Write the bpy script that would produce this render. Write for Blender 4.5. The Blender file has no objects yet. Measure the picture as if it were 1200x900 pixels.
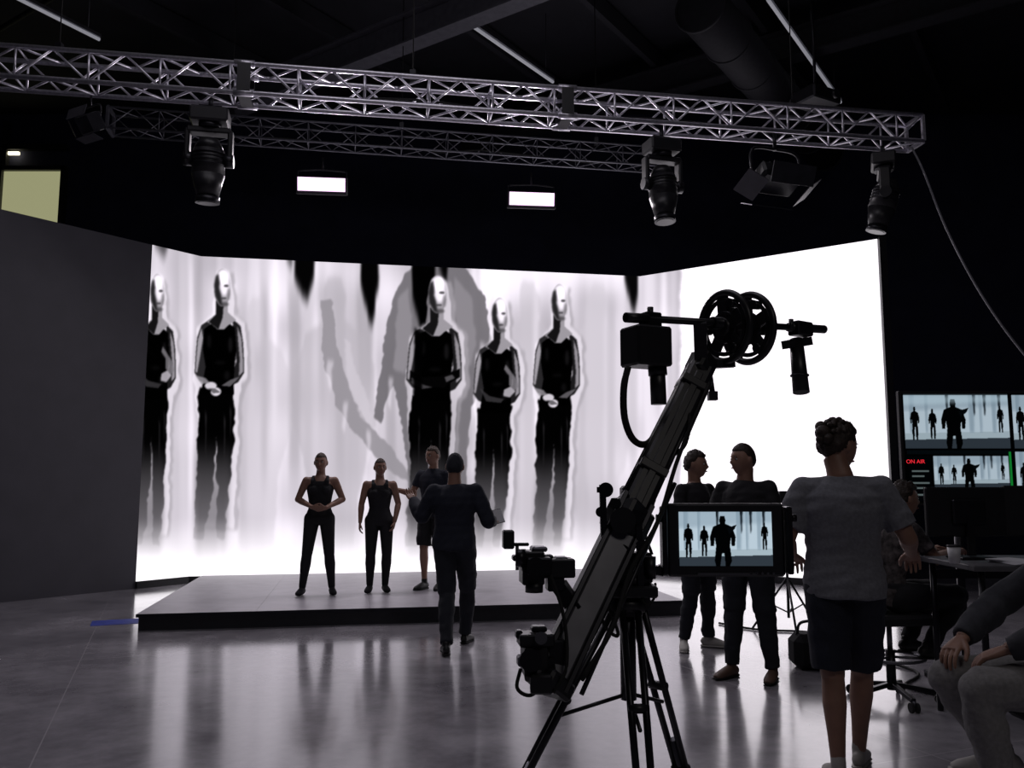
import bpy, bmesh, math, random
import numpy as np
from mathutils import Vector, Matrix, noise
random.seed(4); np.random.seed(4)
V=Vector
scene=bpy.context.scene
EYE=1.5; PITCH=math.atan(0.115); CT,ST=math.cos(PITCH),math.sin(PITCH)

# ---------------------------------------------------------------- image pixels to world points (metres)
def S(x,y,Y):
    """world point back-projected from image pixel x, y at an estimated depth Y (metres)"""
    v=(450-y)/1000; u=(x-600)/1000
    dy=CT-v*ST; dz=ST+v*CT
    return V((u/dy*Y, Y, EYE+dz/dy*Y))
def G(x,y,z=0.0):
    v=(450-y)/1000; dy=CT-v*ST; dz=ST+v*CT
    return S(x,y,(z-EYE)*dy/dz)

# ---------------------------------------------------------------- materials
MATS={}
def mat(name,col,rough=0.6,metal=0.0,var=0.15,scale=12,bump=0.0,emit=None,es=0,spec=0.5,coat=0):
    if name in MATS: return MATS[name]
    m=bpy.data.materials.new(name); m.use_nodes=True; nt=m.node_tree; b=nt.nodes['Principled BSDF']
    tc=nt.nodes.new('ShaderNodeTexCoord'); n=nt.nodes.new('ShaderNodeTexNoise'); n.inputs['Scale'].default_value=scale; n.inputs['Detail'].default_value=4
    nt.links.new(tc.outputs['Object'],n.inputs['Vector'])
    r=nt.nodes.new('ShaderNodeValToRGB')
    r.color_ramp.elements[0].position=0.3; r.color_ramp.elements[1].position=0.7
    r.color_ramp.elements[0].color=tuple(c*(1-var) for c in col)+(1,)
    r.color_ramp.elements[1].color=tuple(min(1,c*(1+var)) for c in col)+(1,)
    nt.links.new(n.outputs['Fac'],r.inputs['Fac']); nt.links.new(r.outputs['Color'],b.inputs['Base Color'])
    b.inputs['Roughness'].default_value=rough; b.inputs['Metallic'].default_value=metal
    b.inputs['Specular IOR Level'].default_value=spec
    if coat: b.inputs['Coat Weight'].default_value=coat
    if bump:
        bp=nt.nodes.new('ShaderNodeBump'); bp.inputs['Strength'].default_value=bump; bp.inputs['Distance'].default_value=0.01
        nt.links.new(n.outputs['Fac'],bp.inputs['Height']); nt.links.new(bp.outputs['Normal'],b.inputs['Normal'])
    if emit:
        b.inputs['Emission Color'].default_value=tuple(emit)+(1,); b.inputs['Emission Strength'].default_value=es
    MATS[name]=m; return m
BLACK=mat('black_plastic',(0.014,0.014,0.017),0.4)
BLACKM=mat('black_metal',(0.025,0.025,0.03),0.35,0.6)
GREYM=mat('grey_metal',(0.16,0.16,0.18),0.4,0.8)
ALU=mat('truss_aluminium',(0.80,0.78,0.86),0.34,0.8,scale=30)
ALUD=mat('truss_aluminium_dim',(0.26,0.26,0.30),0.45,0.8,scale=30)  # same truss metal darkened: the rear truss's dimmer light put into its colour
RUBBER=mat('rubber',(0.01,0.01,0.01),0.8)
SKIN=mat('skin',(0.31,0.17,0.12),0.5,scale=20,var=0.08)
HAIRD=mat('hair_dark',(0.025,0.015,0.010),0.6,scale=80,var=0.5,bump=0.6)
HAIRB=mat('hair_brown',(0.05,0.03,0.02),0.6,scale=80,var=0.5,bump=0.6)
EYEW=mat('eye_white',(0.45,0.45,0.45),0.3); EYED=mat('iris',(0.02,0.015,0.01),0.2); LIP=mat('lips',(0.26,0.09,0.08),0.5)
CBLK=mat('cloth_black',(0.010,0.010,0.013),0.85,bump=0.2,scale=60)
CNAVY=mat('cloth_navy',(0.012,0.015,0.028),0.85,bump=0.2,scale=60)
CDENIM=mat('denim_dark',(0.014,0.016,0.024),0.85,bump=0.2,scale=90)
CGREY=mat('cloth_grey_tee',(0.19,0.195,0.22),0.9,bump=0.2,scale=60)
CTAN=mat('cloth_light_trousers',(0.24,0.235,0.235),0.9,bump=0.25,scale=60)
CJACK=mat('cloth_jacket',(0.04,0.042,0.052),0.85,bump=0.3,scale=40)
CPAT=mat('cloth_patterned',(0.07,0.06,0.06),0.85,var=0.85,scale=28)
SHW=mat('sneaker_white',(0.5,0.48,0.45),0.6); SHB=mat('shoe_black',(0.012,0.012,0.012),0.5); SHT=mat('shoe_tan',(0.12,0.07,0.05),0.5)
PAPER=mat('paper',(0.75,0.75,0.78),0.7,var=0.03)
WHITEP=mat('white_ceramic',(0.6,0.6,0.62),0.4)

# ---------------------------------------------------------------- mesh builder
def align(p,q,up=V((0,0,1))):
    z=(q-p).normalized()
    if abs(z.dot(up))>0.99: up=V((0,1,0))
    x=up.cross(z).normalized(); y=z.cross(x)
    return Matrix((x,y,z)).transposed()
CUBE=[V((x,y,z)) for x in(-.5,.5) for y in(-.5,.5) for z in(-.5,.5)]; CF=((0,1,3,2),(4,6,7,5),(0,4,5,1),(2,3,7,6),(0,2,6,4),(1,5,7,3))
class B:
    def __init__(s,name): s.name=name; s.bm=bmesh.new(); s.mats=[]
    def mi(s,m):
        if m not in s.mats: s.mats.append(m)
        return s.mats.index(m)
    def box(s,c,size,m,R=None,bev=0.0):
        R=R or Matrix.Identity(3); c=V(c); i=s.mi(m)
        h=[x/2 for x in size]
        if not bev:
            vs=[s.bm.verts.new(c+R@V((k.x*size[0],k.y*size[1],k.z*size[2]))) for k in CUBE]
            for f in CF: s.bm.faces.new([vs[j] for j in f]).material_index=i
            return
        b_=min(bev,min(h)*.6)   # chamfered box: three vertices per corner
        cor={}
        for sx in(-1,1):
            for sy in(-1,1):
                for sz in(-1,1):
                    P=[V((sx*h[0],sy*(h[1]-b_),sz*(h[2]-b_))),V((sx*(h[0]-b_),sy*h[1],sz*(h[2]-b_))),V((sx*(h[0]-b_),sy*(h[1]-b_),sz*h[2]))]
                    cor[sx,sy,sz]=[s.bm.verts.new(c+R@p) for p in P]; s.bm.faces.new(cor[sx,sy,sz]).material_index=i
        q=((-1,-1),(1,-1),(1,1),(-1,1))
        for a in range(3):
            for sg in(-1,1):
                k=[]
                for u,w in q:
                    key=[0,0,0]; key[a]=sg; key[(a+1)%3]=u; key[(a+2)%3]=w; k.append(cor[tuple(key)][a])
                s.bm.faces.new(k).material_index=i
            for u,w in q:
                key=[0,0,0]; key[(a+1)%3]=u; key[(a+2)%3]=w; k0=list(key);k1=list(key);k0[a]=-1;k1[a]=1
                A_,C_=cor[tuple(k0)],cor[tuple(k1)]; s.bm.faces.new((A_[(a+1)%3],C_[(a+1)%3],C_[(a+2)%3],A_[(a+2)%3])).material_index=i
    def beam(s,p,q,w,h,m,bev=0.0,up=V((0,0,1))):
        p=V(p);q=V(q); s.box((p+q)/2,(w,h,(q-p).length),m,align(p,q,up),bev)
    def cyl(s,p,q,r,m,r2=None,seg=14,smooth=True):
        p=V(p);q=V(q); M=align(p,q); x,y=M.col[0].copy(),M.col[1].copy(); r2=r if r2 is None else r2; i=s.mi(m)
        cs=[(math.cos(2*math.pi*k/seg),math.sin(2*math.pi*k/seg)) for k in range(seg)]
        a=[s.bm.verts.new(p+(x*u+y*w)*r) for u,w in cs]; b=[s.bm.verts.new(q+(x*u+y*w)*r2) for u,w in cs]
        for k in range(seg):
            f=s.bm.faces.new((a[k],a[(k+1)%seg],b[(k+1)%seg],b[k])); f.material_index=i; f.smooth=smooth
        s.bm.faces.new(a[::-1]).material_index=i; s.bm.faces.new(b).material_index=i
    def ell(s,c,r,m,R=None,seg=16):
        M=Matrix.Translation(V(c))@(R.to_4x4() if R else Matrix())@Matrix.Diagonal((r[0],r[1],r[2],1))
        x=bmesh.ops.create_uvsphere(s.bm,u_segments=seg,v_segments=max(6,seg//2),radius=1,matrix=M); i=s.mi(m)
        for f in set(f for v in x['verts'] for f in v.link_faces): f.material_index=i; f.smooth=True
    def torus(s,c,axis,R,r,m,seg=32,ss=8):
        axis=V(axis).normalized(); a=align(V((0,0,0)),axis); x=a.col[0].copy(); y=a.col[1].copy(); i=s.mi(m); rings=[]
        for k in range(seg):
            t=2*math.pi*k/seg; d=x*math.cos(t)+y*math.sin(t)
            rings.append([s.bm.verts.new(V(c)+d*(R+r*math.cos(2*math.pi*j/ss))+axis*(r*math.sin(2*math.pi*j/ss))) for j in range(ss)])
        for k in range(seg):
            for j in range(ss):
                f=s.bm.faces.new((rings[k][j],rings[(k+1)%seg][j],rings[(k+1)%seg][(j+1)%ss],rings[k][(j+1)%ss])); f.material_index=i; f.smooth=True
    def pipe(s,pts,r,m,sub=6,seg=8):
        pts=[V(p) for p in pts]; P=[]
        e=[pts[0]*2-pts[1]]+pts+[pts[-1]*2-pts[-2]]
        for i in range(1,len(e)-2):
            for k in range(sub):
                t=k/sub; a,b,c,d=e[i-1],e[i],e[i+1],e[i+2]
                P.append(0.5*((2*b)+(c-a)*t+(2*a-5*b+4*c-d)*t*t+(3*b-a-3*c+d)*t**3))
        P.append(pts[-1]); tube(s.bm,P,[(r,r)]*len(P),V((0.3,0.2,1)),seg,s.mi(m))
    def obj(s,parent=None,loc=None,rotz=0):
        me=bpy.data.meshes.new(s.name); bmesh.ops.recalc_face_normals(s.bm,faces=s.bm.faces); s.bm.to_mesh(me); s.bm.free()
        for m in s.mats: me.materials.append(m)
        o=bpy.data.objects.new(s.name,me); scene.collection.objects.link(o)
        if parent: o.parent=parent
        if loc is not None: o.location=loc
        o.rotation_euler=(0,0,rotz)
        return o
def tube(bm,pts,radii,side,seg=16,mi=0):
    pts=[V(p) for p in pts]; n=len(pts); rings=[]
    for i,p in enumerate(pts):
        t=(pts[min(i+1,n-1)]-pts[max(i-1,0)])
        if t.length<1e-9: t=V((0,0,1))
        t.normalize()
        sd=side-t*side.dot(t)
        if sd.length<1e-4: sd=V((1,0,0))-t*t.x
        if sd.length<1e-4: sd=V((0,1,0))
        sd.normalize(); nn=t.cross(sd); a,b=radii[i] if not isinstance(radii[i],(int,float)) else (radii[i],radii[i])
        rings.append([bm.verts.new(p+sd*a*math.cos(2*math.pi*k/seg)+nn*b*math.sin(2*math.pi*k/seg)) for k in range(seg)])
    fs=[]
    for i in range(n-1):
        for k in range(seg):
            fs.append(bm.faces.new((rings[i][k],rings[i][(k+1)%seg],rings[i+1][(k+1)%seg],rings[i+1][k])))
    fs.append(bm.faces.new(rings[0][::-1])); fs.append(bm.faces.new(rings[-1]))
    for f in fs: f.smooth=True; f.material_index=mi
def empty(name,loc=(0,0,0)):
    o=bpy.data.objects.new(name,None); o.location=loc; scene.collection.objects.link(o); return o

# ---------------------------------------------------------------- people (built first, while the scene is light)
def ball(bm,c,r,seg=16):
    if isinstance(r,(int,float)): r=(r,r,r)
    bmesh.ops.create_uvsphere(bm,u_segments=seg,v_segments=seg//2+2,radius=1,matrix=Matrix.Translation(V(c))@Matrix.Diagonal((r[0],r[1],r[2],1)))
def remesh(bm,voxel,sm=3,amp=0.0,freq=9):
    me=bpy.data.meshes.new('t'); bmesh.ops.recalc_face_normals(bm,faces=bm.faces); bm.to_mesh(me); bm.free()
    o=bpy.data.objects.new('t',me); scene.collection.objects.link(o)
    r=o.modifiers.new('r','REMESH'); r.mode='VOXEL'; r.voxel_size=voxel
    if sm:
        q=o.modifiers.new('s','SMOOTH'); q.factor=0.5; q.iterations=sm
    dg=bpy.context.evaluated_depsgraph_get(); out=bpy.data.meshes.new_from_object(o.evaluated_get(dg))
    bpy.data.objects.remove(o); bpy.data.meshes.remove(me)
    if amp:
        n=len(out.vertices); co=np.empty(n*3,np.float32); no=np.empty(n*3,np.float32)
        out.vertices.foreach_get('co',co); out.vertices.foreach_get('normal',no); co=co.reshape(-1,3).astype(float); no=no.reshape(-1,3)
        x,y,z=co.T; rs=np.random.RandomState(n%1000); d=np.zeros(n)
        for k in range(7):
            f=freq*(1+k*.55); a=rs.randn(3); a/=np.linalg.norm(a); ph=rs.rand()*6.28
            d+=np.sin(f*(a[0]*x+a[1]*y+1.3*a[2]*z)*2.2+ph+1.5*np.sin(f*.7*(a[1]*x-a[0]*z)+ph*2))/(1+k*.45)
        co+=no*(amp*.35*d)[:,None]; out.vertices.foreach_set('co',co.reshape(-1).astype(np.float32))
    return out
def sstep(a,b,x): 
    t=max(0,min(1,(x-a)/(b-a))); return t*t*(3-2*t)
def head_point(x,y,z,k=1.0):
    px,py,pz=x*.078,y*.098,z*.120
    if z<0:
        px*=1-.28*(-z)**1.3
        if y>0: py*=1-.42*sstep(.1,.9,-z)
        else: py-=.008*(-z)
    if y<0 and k>0:
        fr=sstep(0,-.5,y)
        g=lambda cx,cz,sx,sz: math.exp(-((x-cx)/sx)**2-((z-cz)/sz)**2)
        py+=fr*(-.026*g(0,-.22,.13,.13)-.014*g(0,-.05,.10,.16)+.010*(g(.36,.03,.2,.13)+g(-.36,.03,.2,.13))-.005*g(0,.25,.7,.12)
            -.008*g(0,-.52,.28,.05)-.006*g(0,-.62,.22,.04)+.004*g(0,-.57,.25,.025)-.012*g(0,-.88,.3,.16))
    return V((px,py,pz))
def hand(bm,w,d,n,side,sc,curl=0.5,spread=0.12):
    d=d.normalized(); n=(n-d*n.dot(d)).normalized(); a=d.cross(n).normalized()
    if a.dot(side)<0: a=-a
    L=.088*sc
    tube(bm,[w-d*.02*sc,w+d*.01*sc,w+d*L*.45,w+d*L*.9,w+d*L],[(.026*sc,.02*sc),(.03*sc,.018*sc),(.038*sc,.017*sc),(.04*sc,.014*sc),(.036*sc,.011*sc)],a,14)
    for i,(off,ln) in enumerate(((.031,.072),(.0105,.082),(-.0105,.077),(-.031,.060))):
        p=w+d*L*.93+a*off*sc; ang=0; fd=(d+a*off*spread*10).normalized(); P=[p-d*.02*sc,p]; cur=p
        for j,fr in enumerate((.45,.32,.23)):
            ang+=curl*(.75+.1*i) 
            dd=fd*math.cos(ang)+n*math.sin(ang)
            cur=cur+dd*ln*fr*sc; P.append(cur)
        tube(bm,P,[.0085*sc,.0088*sc,.0082*sc,.0075*sc,.0062*sc],a,10)
        ball(bm,P[-1],.0062*sc,8)
    p=w+d*.025*sc+a*.024*sc; d1=(d*.75+a*.65+n*.25).normalized(); d2=(d*.95+a*.15+n*.45).normalized()
    P=[p-d1*.01*sc,p+d1*.03*sc,p+d1*.045*sc+d2*.012*sc,p+d1*.045*sc+d2*.045*sc]
    tube(bm,P,[.014*sc,.0125*sc,.0105*sc,.0075*sc],n,10); ball(bm,P[-1],.0075*sc,8)
def person(name,loc,yaw,H,J=None,female=False,top=CBLK,sleeve=0.55,bottom=CBLK,leg='pants',shoe=SHB,hair='short',hmat=HAIRD,
           head_yaw=0,head_pitch=0,curl=(.45,.45),palm={},hdir={},foot={},loose=.014,bulk=1.0,hem=.07,vx=.009):
    s=H/1.75; w=.93 if female else 1.0; w*=bulk
    D={'pelvis':(0,0,.95),'waist':(0,.0,1.10),'chest':(0,.005,1.30),'neck':(0,.01,1.475),'head':(0,-.012,1.630),
       'shL':(.176*w,.01,1.408),'elL':(.235,.03,1.13),'wrL':(.25,-.04,.88),'hpL':(.092,0,.93),'knL':(.105,-.02,.50),'anL':(.11,.02,.075)}
    for k in list(D):
        if k.endswith('L'): x,y,z=D[k]; D[k[:-1]+'R']=(-x,y,z)
    D.update(J or {})
    D={k:V(v)*s for k,v in D.items()}
    P=D['pelvis'];W=D['waist'];C=D['chest'];N=D['neck']; hx=(D['hpL']-D['hpR']).normalized(); sx=(D['shL']-D['shR']).normalized(); mid=(hx+sx).normalized()
    dn=(P-W).normalized(); upv=(N-C).normalized()
    def torso(bm,off,lo):
        ww=(.122 if female else .14)*bulk; k=s
        rr=[(P+dn*lo*s,(.152*w+off*1.2,.115+off*1.2)),(P,(.162*(w+.08*female)+off,.115+off)),(P.lerp(W,.55),(.148*w+off,.103+off)),(W,(ww+off,.096+off)),(W.lerp(C,.5),(.148*w+off,.106+off)),
            (C,(.168*w+off,.118+off)),(C.lerp(N,.42),(.160*w+off,.105+off)),(C.lerp(N,.68),(.125*w+off*.6,.086+off*.6)),(C.lerp(N,.86),(.085*w+off*.4,.072+off*.4)),(C.lerp(N,.98),(.064+off*.3,.06+off*.3))]
        tube(bm,[a for a,b in rr],[(b[0]*k,b[1]*k) for a,b in rr],mid,24)
        for sd in 'LR':
            sh=D['sh'+sd]; cc=C.lerp(N,.42); c2=C.lerp(N,.75)
            tube(bm,[cc,cc.lerp(sh,.6),sh],[(.07*s+off*.4,.07*s+off*.4),(.056*s+off*.5,.056*s+off*.5),(.048*s*w+off*.5,.048*s*w+off*.5)],V((0,1,0)),14)
            tube(bm,[c2,c2.lerp(sh,.5)-upv*.004,sh],[(.045*s+off*.3,.045*s+off*.3),(.045*s+off*.4,.042*s+off*.4),(.042*s*w+off*.5,.042*s*w+off*.5)],V((0,1,0)),14)
            ball(bm,sh,.050*s*w+off*.5)
        if female:
            fw=sx.cross(V((0,0,1)))
            for q in (-1,1): ball(bm,C+sx*q*.07*s+fw*.075*s+V((0,0,-.01)),.060*s+off*.5)
    def armseg(bm,sd,off,frac,grow=0):
        sh,el,wr=D['sh'+sd],D['el'+sd],D['wr'+sd]; k=s*w
        r=[.050,.049,.044,.040]; f=min(1,frac)
        pts=[sh,sh.lerp(el,.35*f),sh.lerp(el,.7*f),sh.lerp(el,f)]
        rad=[(r[i]*k+off*(.55+.3*i*grow),)*2 for i in range(4)]
        tube(bm,pts,rad,V((0,1,.1)),16)
        if frac>1:
            ball(bm,el,.041*k+off*.9); f=frac-1
            tube(bm,[el,el.lerp(wr,.25*f),el.lerp(wr,.6*f),el.lerp(wr,f)],[(.04*k+off*.9,)*2,(.042*k+off*.9,)*2,(.034*k+off,)*2,(.027*k+off*.8,.024*k+off*.8)],V((0,1,.1)),16)
    def legseg(bm,sd,off,frac,flare=0):
        hp,kn,an=D['hp'+sd],D['kn'+sd],D['an'+sd]; k=s*bulk*(1.03 if female else 1)
        f=min(1,frac); pts=[hp,hp.lerp(kn,.3*f),hp.lerp(kn,.65*f),hp.lerp(kn,f)]
        rs=[.088,.085-.008*f,.078-.012*f,.075-.018*f]
        tube(bm,pts,[(rs[i]*k*1.0+off+flare*i/3,rs[i]*k*1.04+off+flare*i/3) for i in range(4)],V((1,0,0)),18)
        ball(bm,hp,.088*k+off)
        if frac>1:
            ball(bm,kn,.056*k+off); f=frac-1
            tube(bm,[kn,kn.lerp(an,.3*f),kn.lerp(an,.65*f),kn.lerp(an,f)],[(.054*k+off,)*2,(.057*k+off,.060*k+off),(.043*k+off*1.1,)*2,(.034*k+off*1.3+flare*.4,.037*k+off*1.3+flare*.4)],V((1,0,0)),18)
    parts=[]
    bm=bmesh.new(); torso(bm,-.004,.05)
    hc=D['head']; Rh=(Matrix.Rotation(math.radians(head_yaw),3,'Z')@Matrix.Rotation(math.radians(head_pitch),3,'X'))
    nk=hc+Rh@V((0,.022*s,-.06*s))
    tube(bm,[C.lerp(N,.7),N,N.lerp(nk,.5),nk],[(.07*s,.065*s),(.060*s*w,.06*s*w),(.055*s*w,.056*s*w),(.054*s*w,.056*s*w)],V((1,0,0)),18)
    r=bmesh.ops.create_uvsphere(bm,u_segments=44,v_segments=32,radius=1)
    for v in r['verts']: c=v.co; v.co=hc+Rh@(head_point(c.x,c.y,c.z)*s)
    for q in (-1,1):
        bmesh.ops.create_uvsphere(bm,u_segments=12,v_segments=8,radius=1,matrix=Matrix.Translation(hc+Rh@V((q*.080*s,.012*s,-.005*s)))@Rh.to_4x4()@Matrix.Rotation(q*.35,4,'Z')@Matrix.Diagonal((.010*s,.02*s,.032*s,1)))
    for sd in 'LR':
        armseg(bm,sd,0,2)
        legseg(bm,sd,-.003,2)
    parts.append((remesh(bm,vx*.85,2),SKIN))
    bm=bmesh.new()
    for i,sd in enumerate('LR'):
        wr=D['wr'+sd]; el=D['el'+sd]; d=V(hdir[sd]) if sd in hdir else (wr-el).normalized()
        q=1 if sd=='L' else -1
        n=V(palm[sd]) if sd in palm else V((-q,.15,0)); 
        if abs(n.normalized().dot(d.normalized()))>.93: n=V((0,-1,.2))
        thumb=V((0,-1,.3)) if abs(d.z)>.5 else V((-q*.2,0,1))
        hand(bm,wr,d,n,thumb,s*(.94 if female else 1.02),curl[i])
    parts.append((remesh(bm,.0036,1),SKIN))
    bm=bmesh.new()
    if sleeve==0: 
        rr=[(P,(.165*w,.118)),(W,((.122 if female else .14)*bulk+.004,.1)),(W.lerp(C,.5),(.151*w,.11)),(C,(.172*w,.122)),(C.lerp(N,.35),(.152*w,.112)),(C.lerp(N,.55),(.125*w,.098))]
        tube(bm,[a for a,b in rr],[(b[0]*s,b[1]*s) for a,b in rr],mid,24)
        fw=sx.cross(V((0,0,1)))
        for q in (-1,1):
            if female: ball(bm,C+sx*q*.07*s+fw*.077*s+V((0,0,-.01)),.062*s)
            a=C.lerp(N,.3)+sx*q*.085*s; t=C.lerp(N,.72)+sx*q*.08*s+V((0,0,.034*s))
            tube(bm,[a+fw*.10*s,a+fw*.088*s+V((0,0,.05*s)),t,a-fw*.08*s+V((0,0,.05*s)),a-fw*.10*s],[(.032*s,.013*s)]*5,sx,10)
        parts.append((remesh(bm,.009,2),top))
    else:
        torso(bm,loose,hem)
        for sd in 'LR': armseg(bm,sd,loose,sleeve if sleeve<=1 else min(sleeve,1.97),1 if sleeve<=1 else .5)
        parts.append((remesh(bm,vx,3,.010),top))
    bm=bmesh.new(); o=.004 if leg=='leggings' else .012
    tube(bm,[P+dn*.08*s,P,P.lerp(W,.5),P.lerp(W,.62)],[(.14*w*s+o,.105*s+o),(.163*(w+.08*female)*s+o,.117*s+o),(.151*w*s+o,.105*s+o),(.147*w*s+o,.102*s+o)],mid,24)
    for sd in 'LR':
        if leg=='shorts': legseg(bm,sd,.014,.93,.022)
        elif leg=='leggings': legseg(bm,sd,.004,1.97)
        else: legseg(bm,sd,.013,1.96,.010)
    parts.append((remesh(bm,vx,2,0 if leg=='leggings' else .009),bottom))
    bm=bmesh.new(); bs=bmesh.new()
    for sd in 'LR':
        an=D['an'+sd]; fy=math.radians(foot.get(sd,(12 if sd=='L' else -12))); f=V((math.sin(fy),-math.cos(fy),0)); kk=s*(.9 if female else 1.0)
        z0=an.z-.075*s; b=V((an.x,an.y,z0)); sdv=V((-f.y,f.x,0))
        tube(bm,[b-f*.062*kk+V((0,0,.035)),b-f*.045*kk+V((0,0,.045)),b+f*.0+V((0,0,.052)),b+f*.06*kk+V((0,0,.045)),b+f*.12*kk+V((0,0,.034)),b+f*.165*kk+V((0,0,.028)),b+f*.195*kk+V((0,0,.022))],
             [(.022,.022),(.033,.040),(.036,.050),(.042,.043),(.046,.032),(.040,.025),(.022,.015)],sdv,16)
        tube(bm,[b+V((0,0,.04)),an+V((0,0,.02)),an+(D['kn'+sd]-an).normalized()*.06],[(.036,.045),(.037,.042),(.037,.039)],sdv,14)
        if shoe is not CBLK:
            tube(bs,[b-f*.07*kk+V((0,0,.011)),b-f*.05*kk+V((0,0,.011)),b+f*.05*kk+V((0,0,.011)),b+f*.13*kk+V((0,0,.011)),b+f*.205*kk+V((0,0,.013))],[(.02,.011),(.038,.011),(.042,.011),(.05,.011),(.026,.010)],sdv,14)
    parts.append((remesh(bm,.0065,2),shoe))
    if len(bs.verts): parts.append((remesh(bs,.005,1),SHW if shoe is SHW else RUBBER))
    else: bs.free()
    bm=bmesh.new(); r=bmesh.ops.create_uvsphere(bm,u_segments=44,v_segments=32,radius=1)
    for v in r['verts']:
        c=v.co.copy(); line=.52 if c.y<-.35 else (.52-(c.y+.35)/.55*.62 if c.y<.2 else -.10-(c.y-.2)/.8*.5)
        if hair=='cap': line-=.12
        mk=sstep(line-.06,line+.06,c.z); p=head_point(c.x,c.y,c.z,0)
        gg={'short':.06,'messy':.14,'tied':.03,'cap':.05,'curly':.12}[hair]
        if hair in('messy','curly'): gg+=.16*noise.noise(c*4.5)+.10*noise.noise(c*11)
        else: gg+=.03*noise.noise(c*6)
        v.co=hc+Rh@(p*s*(.9+mk*(.12+gg)))
    if hair=='tied': ball(bm,hc+Rh@V((0,.10*s,.05*s)),.034*s)
    if hair=='messy':
        rr_=random.Random(5)
        for q in ((0,.108,.05,.040),(.03,.095,.085,.03),(-.028,.10,.02,.03),(0,.118,.015,.026)): ball(bm,hc+Rh@V((q[0]*s,q[1]*s,q[2]*s)),q[3]*s)
        for i in range(60):
            t=rr_.uniform(0,6.28); e=rr_.uniform(.15,1.3); dv_=V((math.cos(t)*math.cos(e)*.080,.02+math.sin(t)*math.cos(e)*.095,.02+math.sin(e)*.112)); ball(bm,hc+Rh@(dv_*s),rr_.uniform(.011,.019)*s,8)
    for f in bm.faces: f.smooth=True
    me=bpy.data.meshes.new('h'); bm.to_mesh(me); bm.free(); parts.append((me,hmat))
    for m_,items in ((EYEW,[((.030,-.081,.004),(.0135,.011,.009))]),(EYED,[((.030,-.090,.004),(.006,.004,.006)),((.030,-.090,.024),(.016,.006,.003))]),(LIP,[((.0,-.0965,-.064),(.021,.007,.006))])):
        bm=bmesh.new()
        for c,rr in items:
            for q in ((-1,1) if c[0] else (1,)):
                bmesh.ops.create_uvsphere(bm,u_segments=12,v_segments=8,radius=1,matrix=Matrix.Translation(hc+Rh@V((q*c[0]*s,c[1]*s,c[2]*s)))@Rh.to_4x4()@Matrix.Diagonal((rr[0]*s,rr[1]*s,rr[2]*s,1)))
        me=bpy.data.meshes.new('e'); bm.to_mesh(me); bm.free(); parts.append((me,m_))
    big=bmesh.new(); slots=[]
    for me,m_ in parts:
        if m_ not in slots: slots.append(m_)
        i=slots.index(m_); n=len(me.polygons); me.polygons.foreach_set('material_index',np.full(n,i,np.int32)); me.polygons.foreach_set('use_smooth',np.ones(n,bool))
        big.from_mesh(me); bpy.data.meshes.remove(me)
    me=bpy.data.meshes.new(name)
    for m_ in slots: me.materials.append(m_)
    big.to_mesh(me); big.free()
    ob=bpy.data.objects.new(name,me); scene.collection.objects.link(ob); ob.location=loc; ob.rotation_euler=(0,0,math.radians(yaw))
    return ob

ZP=.17
person('performer_woman',(-2.31,10.36,ZP),8,1.68,{'elL':(.275,.05,1.17),'elR':(-.275,.05,1.17),'wrL':(.085,-.20,1.07),'wrR':(-.075,-.20,1.08),'anL':(.17,.02,.075),'anR':(-.19,.0,.075),'knL':(.13,-.02,.5),'knR':(-.14,-.02,.5)},
  female=True,top=CBLK,sleeve=0,bottom=CBLK,leg='leggings',shoe=CBLK,hair='tied',hmat=HAIRB,palm={'L':(0,1,.2),'R':(0,1,.2)},hdir={'L':(-1,-.1,-.1),'R':(1,-.1,-.2)},head_yaw=-6,bulk=1.06)
person('performer_woman',(-1.63,10.6,ZP),10,1.62,{'elL':(.25,.06,1.15),'wrL':(.20,-.06,.91),'elR':(-.235,.04,1.15),'wrR':(-.25,-.02,.90),'anL':(.09,.02,.075),'anR':(-.11,.0,.075)},
  female=True,top=CBLK,sleeve=0,bottom=CBLK,leg='leggings',shoe=CBLK,hair='tied',hmat=HAIRB,head_yaw=12,bulk=1.08)
person('stage_director',(-1.0,10.86,ZP),-20,1.78,{'elR':(-.27,-.02,1.16),'wrR':(-.42,-.20,1.22),'elL':(.24,.02,1.16),'wrL':(.12,-.20,1.08),'anL':(.09,.02,.075),'anR':(-.10,.0,.075)},
  top=CNAVY,sleeve=.6,bottom=CBLK,leg='shorts',shoe=SHB,hair='short',hmat=HAIRB,palm={'R':(0,-.3,1),'L':(0,1,0)},curl=(.5,.2),head_yaw=-20)
person('crew_man_walking',(-.53,7.95,0),176,1.765,{'elL':(.30,.0,1.18),'wrL':(.42,-.18,1.32),'elR':(-.31,.02,1.14),'wrR':(-.33,-.20,1.12),'knL':(.06,.02,.50),'anL':(.02,.32,.085),'knR':(-.10,-.20,.52),'anR':(-.07,-.28,.075),'hpL':(.09,0,.92),'hpR':(-.09,0,.92)},
  top=CNAVY,sleeve=2,bottom=CDENIM,leg='pants',shoe=SHB,hair='cap',hmat=mat('beanie',(.02,.022,.03),.9,bump=.3,scale=60),loose=.026,bulk=1.10,palm={'L':(.2,0,1),'R':(0,0,1)},curl=(.2,.35))
person('crew_man',(1.70,7.97,0),35,1.785,{'elL':(.25,-.02,1.16),'wrL':(.06,-.22,1.20),'elR':(-.25,-.02,1.16),'wrR':(-.04,-.24,1.14),'anL':(.12,.0,.075),'anR':(-.14,.05,.075)},
  top=CBLK,sleeve=.6,bottom=CDENIM,shoe=SHW,hair='curly',palm={'L':(0,1,0),'R':(0,1,0)},hdir={'L':(-1,0,0),'R':(1,0,0)},head_yaw=30,foot={'L':40,'R':-45})
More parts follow.
